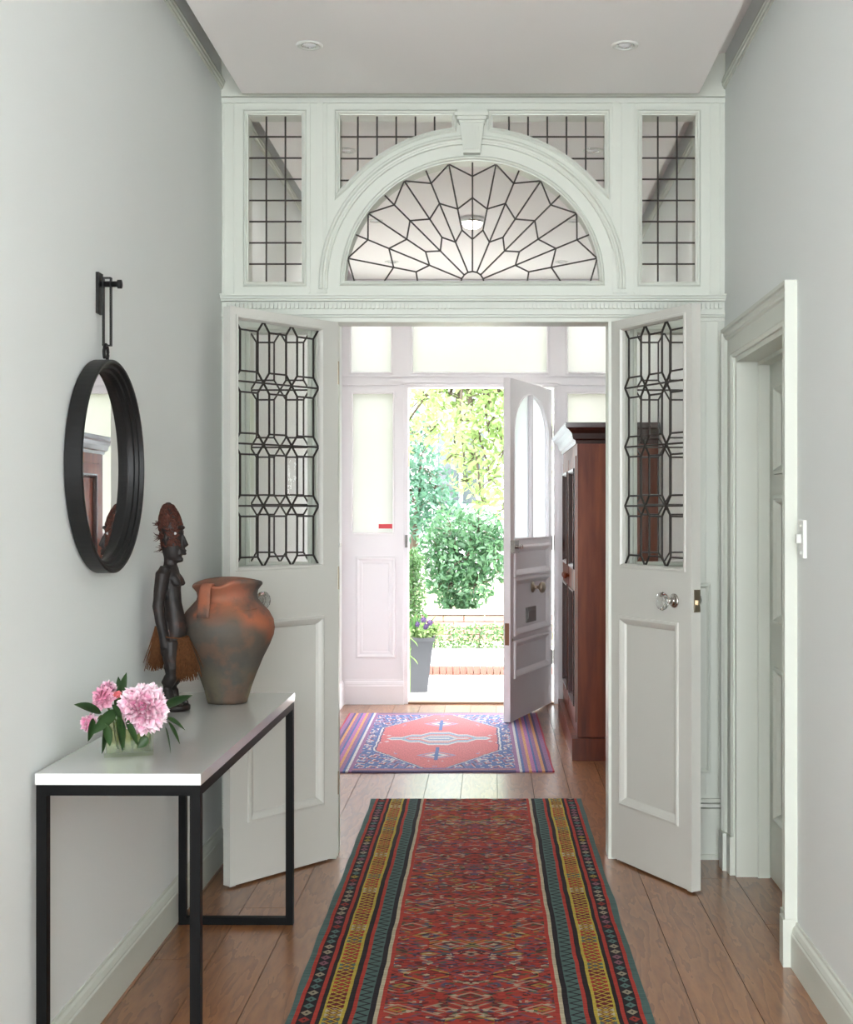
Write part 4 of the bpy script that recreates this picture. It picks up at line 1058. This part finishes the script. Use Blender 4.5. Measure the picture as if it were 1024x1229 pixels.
def kilim_mat(hx, hy):
    m, nt, p = new_mat('woven_kilim'); g = G(nt)
    R2, B2, N2, W2, P2, O2 = (0.50,0.115,0.125), (0.06,0.10,0.27), (0.07,0.05,0.14), (0.50,0.47,0.48), (0.23,0.10,0.22), (0.52,0.24,0.10)
    x, y = g.x, g.y; ax, ay = g.absv(x), g.absv(y)
    # stripes at both ends
    st = g.div(g.sub(hx, ax), 0.20)
    ends = ramp(nt, st, [(0, (0.35,0.02,0.04)), (0.05, P2), (0.17, N2), (0.24, O2), (0.32, P2), (0.42, B2), (0.48, (0.35,0.12,0.28)), (0.58, O2), (0.66, P2), (0.76, B2), (0.83, W2), (0.90, P2)], 'CONSTANT')
    # body: corner pieces with chevrons, hexagon field, medallion
    bx = hx-0.20
    vk = nd(nt, 'ShaderNodeTexVoronoi', distance='MANHATTAN'); ck = nd(nt, 'ShaderNodeCombineXYZ')
    plug(nt, ck.inputs[0], g.mul(g.add(ax, g.mul(ay, 0.35)), 17.0)); plug(nt, ck.inputs[1], g.mul(g.sub(ay, g.mul(ax, 0.5)), 11.0)); nt.links.new(ck.outputs[0], vk.inputs['Vector']); vk.inputs['Scale'].default_value = 1
    corner = ramp(nt, M(nt, 'FRACT', M(nt, 'ADD', M(nt, 'MULTIPLY', vk.outputs['Color'], 4.3), M(nt, 'MULTIPLY', vk.outputs['Distance'], 0.5))), [(0, B2), (0.30, W2), (0.42, P2), (0.55, (0.12,0.16,0.32)), (0.68, N2), (0.80, R2), (0.86, W2), (0.93, B2)], 'CONSTANT')
    q = g.mul(noise(nt, g.co, 28, 1), 0.02)
    hexd = g.mx(g.sub(ax, bx-0.075), g.sub(g.add(g.mul(ax, 1.05), g.mul(ay, 0.62)), 0.60))
    hexd = g.add(hexd, q)
    vf = nd(nt, 'ShaderNodeTexVoronoi', distance='MANHATTAN'); cf = nd(nt, 'ShaderNodeCombineXYZ')
    plug(nt, cf.inputs[0], g.mul(ax, 19.0)); plug(nt, cf.inputs[1], g.mul(ay, 11.0)); nt.links.new(cf.outputs[0], vf.inputs['Vector']); vf.inputs['Scale'].default_value = 1
    fm = g.mul(g.between(vf.outputs['Distance'], 0.08, 0.34), g.gt(M(nt, 'FRACT', M(nt, 'MULTIPLY', vf.outputs['Color'], 3.7)), 0.55))
    field = mix(nt, g.mul(fm, 0.75), R2, ramp(nt, M(nt, 'FRACT', M(nt, 'MULTIPLY', vf.outputs['Color'], 9.1)), [(0, W2), (0.35, (0.20,0.22,0.36)), (0.6, (0.62,0.22,0.2)), (0.8, W2)], 'CONSTANT'))
    col = mix(nt, g.lt(hexd, 0.035), corner, B2)
    col = mix(nt, g.lt(hexd, 0.022), col, W2)
    col = mix(nt, g.lt(hexd, 0.012), col, N2)
    col = mix(nt, g.lt(hexd, 0.004), col, field)
    md = g.add(g.mul(ax, 0.75), g.mul(ay, 1.0))
    mring = g.add(md, g.mul(g.absv(g.sub(g.fract(g.mul(ax, 9.0)), 0.5)), 0.09))
    med = ramp(nt, g.mul(mring, 2.6), [(0, R2), (0.08, W2), (0.16, (0.20,0.24,0.36)), (0.26, (0.45,0.42,0.42)), (0.38, (0.55,0.16,0.16)), (0.47, (0.22,0.30,0.40)), (0.60, W2), (0.68, R2)], 'CONSTANT')
    col = mix(nt, g.lt(mring, 0.26), col, med)
    for yy in (0.52,):      # small pendants
        pd = g.add(g.absv(g.sub(ay, yy)), g.mul(ax, 1.0))
        col = mix(nt, g.lt(pd, 0.11), col, ramp(nt, g.mul(pd, 9.0), [(0, B2), (0.3, W2), (0.6, R2), (0.8, (0.2,0.25,0.38))], 'CONSTANT'))
        pd2 = g.mul(g.lt(ax, 0.010), g.between(ay, 0.28, 0.66)); col = mix(nt, pd2, col, B2)
    tb = g.sub(hy, ay)
    brd = ramp(nt, g.div(tb, 0.09), [(0, N2), (0.35, (0.28,0.12,0.16)), (0.7, P2), (0.9, B2)], 'CONSTANT')
    col = mix(nt, g.lt(tb, 0.09), col, brd)
    col = mix(nt, g.gt(ax, bx), col, ends)
    mp2 = nd(nt, 'ShaderNodeMapping'); nt.links.new(g.co, mp2.inputs[0]); mp2.inputs['Scale'].default_value = (150, 30, 1)
    s2 = noise(nt, mp2.outputs[0], 1.0, 3, 0.6)
    col = mix(nt, 1.0, col, ramp(nt, s2, [(0.25, (0.7,0.7,0.7)), (0.75, (1.25,1.25,1.25))]), 'MULTIPLY')
    nt.links.new(col, p.inputs['Base Color']); p.inputs['Roughness'].default_value = 0.8
    bump(nt, p, s2, 0.4, 0.003)
    return m
rug('kilim_rug', 'small red and blue medallion rug with striped ends, on the floor inside the front door', -0.945, 0.305, 6.66, 8.58, kilim_mat(0.625, 0.96), rot=math.radians(0.8), thick=0.007, seedv=4)

# ------------------------------------------------------------------ outside
GZ = -0.10
pav = mat('pale_paving', (0.62, 0.60, 0.57), 0.8, var=0.06, vscale=4, bmp=0.1)
tag(obj('ground', box(-30, 30, YF+0.10, 45, GZ-0.3, GZ-0.002), mat('garden_soil', (0.22, 0.24, 0.12), 0.9, var=0.3, vscale=2)), 'garden ground outside the front door', kind='structure')
tag(obj('doorstep', box(-0.9, 0.8, YF+0.10, YF+0.5, GZ-0.002, -0.005), pav, bevel=0.008), 'pale stone doorstep outside the front door', 'step')
tr_ = thing('terrace', 'sunlit pale paved path beyond the front door', 'paving', (0, 0, 0), kind='structure')
y = YF+0.51
while y < 11.2:
    x = -2.4
    while x < 2.2:
        obj('slab', box(x+0.003, x+0.597, y+0.003, min(y+0.55, 11.38)-0.003, GZ-0.001, GZ+0.012), pav, tr_, bevel=0.003); x += 0.6
    y += 0.55
y = 11.40; GU = -0.022
while y < 12.7:
    x = -2.4
    while x < 2.2:
        obj('slab', box(x+0.003, x+0.597, y+0.003, y+0.48, GU-0.05, GU), pav, tr_, bevel=0.003); x += 0.6
    y += 0.485
tag(obj('raised_bed', box(-6, 6, 11.42, 17, GZ-0.002, GU-0.052), bpy.data.materials['garden_soil']), 'raised garden ground beyond the brick step', kind='structure')
bpy.data.objects['raised_bed'].name = 'trim_8'
eb = thing('brick_edging', 'row of red bricks forming the low step across the pale path', 'edging', (0, 11.34, 0))
brickm = mat('red_brick', (0.20, 0.075, 0.055), 0.85, var=0.25, vscale=9)
bme = box(0, 0.052, -0.055, 0.05, GZ+0.0125, GU+0.008); me0 = bpy.data.meshes.new('brick'); bmesh.ops.recalc_face_normals(bme, faces=bme.faces[:]); bme.to_mesh(me0); bme.free(); me0.materials.append(brickm)
for i in range(46):
    o = link('brick', me0, None, eb); o.location = (-1.35+i*0.059, random.uniform(-.004,.004), random.uniform(-.001,.003))
# foliage helper: N leaf quads scattered by a density function
def foliage(name, pts, size, m, parent, up=0.3):
    bm_v, bm_f = [], []
    for p in pts:
        n = Vector((random.gauss(0,1), random.gauss(0,1), random.gauss(0,1)+up)).normalized()
        a = n.orthogonal().normalized(); r = random.uniform(0, 2*PI); b = n.cross(a); u = a*math.cos(r)+b*math.sin(r); v = n.cross(u)
        s = size*random.uniform(0.6, 1.25); p = Vector(p); k = len(bm_v)
        for q in (p-u*s, p-u*s*0.1+v*s*0.5+n*s*0.1, p+u*s, p-u*s*0.1-v*s*0.5+n*s*0.1): bm_v.append(tuple(q))
        bm_f += [(k, k+1, k+2), (k, k+2, k+3)]
    me = bpy.data.meshes.new(name); me.from_pydata(bm_v, [], bm_f); return tag(link(name, me, m, parent), kind='stuff')
lf_y = leaf_mat('yellow_green_leaf', (0.14, 0.21, 0.065), (0.25, 0.32, 0.13), 0.45)
lf_g = leaf_mat('mid_green_leaf', (0.03, 0.085, 0.04), (0.085, 0.17, 0.08), 0.35)
lf_t = leaf_mat('blue_green_leaf', (0.025, 0.075, 0.05), (0.07, 0.15, 0.095), 0.35)
lf_d = leaf_mat('box_leaf', (0.02, 0.055, 0.015), (0.06, 0.13, 0.035), 0.3)
bark = mat('bark', (0.07, 0.05, 0.035), 0.9, var=0.3, vscale=20)
def ball(c, r, n, sq=1.0):
    out = []
    for _ in range(n):
        d = Vector((random.gauss(0,1), random.gauss(0,1), random.gauss(0,1))).normalized()*(random.random()**0.4)*r
        out.append((c[0]+d.x, c[1]+d.y, c[2]+d.z*sq))
    return out
def tree(name, label, base, clumps, leafm, size, trunk_pts, trunk_r, seedv, density=1400, group='trees and shrubs in the garden'):
    random.seed(seedv)
    t = thing(name, label, 'tree', base, 0, group); o = Vector(base)
    bm = bmesh.new(); add_tube(bm, [Vector(p)-o for p in trunk_pts], trunk_r, 8)
    top = [Vector(p)-o for p in trunk_pts]
    pts = []
    for c, r in clumps:
        c = Vector(c)-o
        near = min(top, key=lambda q: (q-c).length)
        mid = (near+c)/2+Vector((random.uniform(-.2,.2), random.uniform(-.2,.2), random.uniform(0, .3)))*min(1, r*2)
        add_tube(bm, [near, mid, c], [0.03, 0.018, 0.007], 6)
        for _ in range(6):
            e = c+Vector((random.uniform(-1,1), random.uniform(-1,1), random.uniform(-.7,.7))).normalized()*r*0.9
            add_tube(bm, [c, (c+e)/2+Vector((0,0,.05*r)), e], [0.008, 0.006, 0.003], 5)
        pts += ball(c, r, int(density*r*r*(1 if r > 0.3 else 1.6)))
    obj('trunk', bm, bark, t, smooth=True); foliage('foliage', pts, size, leafm, t)
    return t
random.seed(11)
def O(px_, py_, d): return W(px_, py_, d)
# overhanging light green tree whose trunk stands out of view to the right
cl = [(O(x, y, d), r) for x, y, d, r in ((505,480,13.6,.32),(535,470,13,.30),(568,475,13.2,.34),(598,470,12.8,.35),(520,515,13.2,.22),(552,505,12.6,.24),(585,512,12.7,.30),(606,540,12.6,.26),(570,548,12.9,.24),(545,545,13.4,.16),(590,575,12.7,.22),(560,578,12.9,.18),(505,445,13.4,.4),(560,440,13,.45),(610,430,12.8,.5),(480,520,13.6,.24),(630,500,12.8,.5),(660,540,13.2,.5),(606,610,12.8,.14),(578,600,12.7,.14))]
tree('overhanging_tree', 'pale yellow-green leafy tree overhanging the doorway view from above', (1.6, 13.4, GZ), cl, lf_y, 0.050, [(1.6,13.4,GZ),(1.55,13.4,1.2),(1.3,13.3,2.2),(0.7,13.2,2.9),(0.2,13.1,3.2),(-0.3,13.1,2.95)], [.13,.11,.09,.06,.045,.02], 21, 1400)
cl = [(O(x, y, d), r) for x, y, d, r in ((500,560,16.5,.40),(505,610,16.3,.45),(520,585,16.6,.32),(535,620,16.3,.35),(495,520,16.8,.3))]
tree('small_tree', 'blue-green dense tree at the left of the doorway view', (-1.1, 16.8, GZ), cl, lf_t, 0.050, [(-1.1,16.8,GZ),(-1.05,16.7,0.7),(-0.95,16.6,1.6)], [.09,.07,.03], 22, 2300)
cl = [(O(x, y, d), r) for x, y, d, r in ((545,640,14.8,.33),(575,635,14.6,.28),(525,660,14.8,.28),(555,672,14.6,.36),(585,672,14.5,.26),(540,700,14.7,.28),(570,702,14.5,.25),(560,722,14.6,.14),(540,728,14.6,.16),(552,742,14.55,.09),(595,650,14.7,.22),(605,690,14.8,.10),(530,690,14.9,.22))]
tree('maple_tree', 'mid green spreading tree low in the centre of the doorway view', (-0.35, 15.0, GZ), cl, lf_g, 0.045, [(-0.35,15.0,GZ),(-0.33,14.9,0.35),(-0.28,14.8,0.75)], [.03,.026,.018], 23, 3200)
for i, (x, r) in enumerate(((-7.6, 1.5), (-3.4, 1.6), (3.2, 1.6), (7.2, 1.5))):
    c = (x, 19+i*0.4, 2.6)
    tree('garden_tree', ['broad green tree far left of the garden', 'round green tree left of the garden path', 'round green tree right of the garden path', 'broad green tree far right of the garden'][i], (x, 19+i*0.4, GZ), [((c[0]+dx*r*0.5, c[1]+dy*r*0.4, c[2]+dz*r*0.5), r*0.6) for dx, dy, dz in ((-1,0,0),(1,0,0),(0,-1,.4),(0,1,.4),(0,0,1),(0,0,-.5))], lf_g if i % 2 else lf_y, 0.11, [(x,19+i*0.4,GZ),(x,19+i*0.4,1.4),(x,19+i*0.4,2.4)], [.15,.12,.06], 30+i, 260)
# clipped shrub and planter by the door
random.seed(5)
bx = thing('box_shrub', 'clipped dark green box shrub just outside the door, left edge', 'shrub', (-0.68, 11.0, GZ), 0)
obj('stem', tube([(0,0,0), (0.01,0,0.3), (0,0,0.9)], [0.018, 0.015, 0.008], 8), bark, bx)
pts = []
for z, r in ((0.42,.11),(0.55,.12),(0.68,.125),(0.80,.12),(0.92,.115),(1.03,.10)): pts += ball((0,0,z), r, 420)
foliage('foliage', pts, 0.018, lf_d, bx)
PL = thing('tall_planter', 'tall tapered grey square planter outside the door, left edge', 'planter', (-0.60, 10.28, GZ+0.013), math.radians(3))
bm = bmesh.new()
def taper(bm, b, t, z0, z1):
    A = [bm.verts.new((x*b, y*b, z0)) for x, y in ((-1,-1),(1,-1),(1,1),(-1,1))]; B = [bm.verts.new((x*t, y*t, z1)) for x, y in ((-1,-1),(1,-1),(1,1),(-1,1))]
    for i in range(4): bm.faces.new([A[i], A[(i+1)%4], B[(i+1)%4], B[i]])
    bm.faces.new(A[::-1]); bm.faces.new(B)
taper(bm, 0.075, 0.122, 0, 0.415); obj('body', bm, mat('grey_zinc', (0.035, 0.037, 0.043), 0.7, 0.0), PL, bevel=0.004)
bm = plate(rect(-0.132, 0.132, -0.132, 0.132), [rect(-0.118, 0.118, -0.118, 0.118)], 0.41, 0.437, FZ); obj('rim', bm, mat('grey_zinc_rim', (0.04, 0.042, 0.048), 0.7, 0.0), PL, bevel=0.003)
obj('soil', box(-0.115, 0.115, -0.115, 0.115, 0.416, 0.422), mat('soil', (0.05, 0.035, 0.02), 0.95), PL)
pc = Vector((-0.60, 10.28, GZ+0.013+0.424))
pp_ = thing('strap_leaved_plant', 'tuft of upright green strap leaves in the grey planter', 'plant', pc)
for i in range(16):
    a = random.uniform(0, 2*PI); s = random.uniform(.1,.5)
    leaf(pp_, (0.06*math.cos(a)-.02, 0.06*math.sin(a), 0), (math.cos(a)*s+.05, math.sin(a)*s, 1), random.uniform(.16,.30), .011, .12, leaf_mat('strap_leaf', (0.04,0.11,0.03), (0.10,0.20,0.05), 0.3) if i == 0 else bpy.data.materials['strap_leaf'], random.uniform(-1,1), 'leaf', 6)
pb = thing('trailing_foliage', 'pale green small-leaved plant spilling over the planter rim', 'plant', pc)
foliage('foliage', [(x, y, z) for x, y, z in ball((0.04,-0.03,0.055), 0.12, 340, 0.5)]+[(x, y, z) for x, y, z in ball((0.15,-0.04,0.07), 0.07, 120, 0.8)], 0.024, leaf_mat('lime_leaf', (0.09,0.17,0.05), (0.20,0.28,0.11), 0.4), pb)
obj('stem', tube([(0,0,0), (0.02,-0.02,0.04), (0.1,-0.03,0.07)], 0.003, 6), stemg, pb)
for i, (a, b, lbz) in enumerate(((0.0, 0.12, 'left'), (0.05, 0.155, 'topmost'), (0.07, 0.10, 'lowest'), (0.10, 0.13, 'right'))):
    t = thing('pansy', 'small purple pansy flower in the planter, the %s one' % lbz, 'flower', pc+Vector((a, -0.10, 0)), 0, 'purple flowers in the planter')
    obj('stem', tube([(0,0.03,0), (0,0.01,b*0.6), (0,0,b)], 0.002, 6), stemg, t)
    petals('petals', t, (0, -0.004, b), 0.028, 14, mat('purple_petal', (0.045, 0.02, 0.08), 0.6, var=0.4, vscale=30) if i == 0 else bpy.data.materials['purple_petal'], 40+i, facing=Vector((0.1,-1,0.3)))
random.seed(9)
gr = thing('hanging_leaves', 'big pale leaves hanging at the left side of the planter', 'plant', (-0.655, 10.10, GZ+0.013))
obj('stem', tube([(0,0,0.0), (0.005,-.01,0.25), (0.0,0,0.5)], 0.004, 6), stemg, gr)
for z, s in ((0.30, 1), (0.38, -1), (0.44, 1), (0.5, -1)):
    leaf(gr, (0.0, 0, z), (0.5*s+.2, -0.5, -0.35), 0.09, 0.03, 0.3, bpy.data.materials['lime_leaf'], 0.5)
# low hedge, wall, house opposite
hd = thing('low_hedge', 'low clipped green hedge at the far end of the path', 'hedge', (0.3, 12.98, GU-0.05))
pts = []
for i in range(3600):
    pts.append((random.uniform(-1.0, 2.0), random.uniform(-.16,.16), random.uniform(0.0, 0.27)))
foliage('foliage', pts, 0.022, lf_d, hd)
for i in range(7):
    obj('stem', tube([(-0.9+i*0.45,0,0), (-0.88+i*0.45,0.01,0.2)], 0.008, 6), bark, hd)
bw = thing('garden_wall', 'low pinkish brick wall beyond the hedge', 'wall', (0, 14.2, GZ+0.03))
bm = bmesh.new()
for r in range(4):
    for i in range(60):
        x = -6.5+i*0.225+(0.11 if r % 2 else 0); add_box(bm, x, x+0.215, -0.1, 0.1, r*0.07, r*0.07+0.062)
tag(obj('brick_courses', bm, mat('pink_brick', (0.40, 0.21, 0.18), 0.9, var=0.15, vscale=6), bw), kind='stuff')
obj('coping', box(-6.6, 7.1, -0.13, 0.13, 0.285, 0.325), mat('stone_coping', (0.5, 0.48, 0.46), 0.8), bw)
hs = thing('house', 'white weatherboarded house across the street, glimpsed through the trees', 'building', (0, 26, GZ))
wood_w = mat('white_weatherboard', (0.42, 0.43, 0.45), 0.6)
for i in range(26):
    bm = bmesh.new(); z = 0.2+i*0.17
    v = [bm.verts.new(p) for p in ((-6,0.0,z),(7,0.0,z),(7,0.035,z+0.18),(-6,0.035,z+0.18),(-6,0.06,z),(7,0.06,z),(7,0.06,z+0.18),(-6,0.06,z+0.18))]
    for f in ((0,1,2,3),(4,7,6,5),(0,4,5,1),(3,2,6,7),(0,3,7,4),(1,5,6,2)): bm.faces.new([v[k] for k in f])
    obj('weatherboard', bm, wood_w, hs)
obj('base_wall', box(-6, 7, 0.0, 0.3, 0, 0.2), mat('stone_base', (0.4,0.38,0.36), 0.9), hs)
obj('body', box(-6, 7, 0.07, 6, 0.0, 4.65), wood_w, hs)
bm = bmesh.new(); rv = [bm.verts.new(p) for p in ((-6.4,-0.5,4.55),(7.4,-0.5,4.55),(7.4,6.5,4.55),(-6.4,6.5,4.55),(-6.4,3,6.6),(7.4,3,6.6))]
for f in ((0,1,5,4),(2,3,4,5),(0,4,3),(1,2,5),(0,3,2,1)): bm.faces.new([rv[k] for k in f])
obj('roof', bm, mat('grey_slate', (0.12,0.12,0.13), 0.8), hs)
for x in (-3.6, -1.2, 1.6, 4.2):
    f = obj('window', plate(rect(x, x+1.1, 1.5, 3.1), [rect(x+.08, x+.51, 1.58, 3.02), rect(x+.59, x+1.02, 1.58, 3.02)], -0.02, 0.05, lambda a,b,c: (a,-c,b)), wood_w, hs)
    for xx in (x+.08, x+.59): obj('pane', box(xx, xx+.43, -0.015, -0.005, 1.58, 3.02), mat('dark_pane', (0.06,0.07,0.08), 0.1), f)
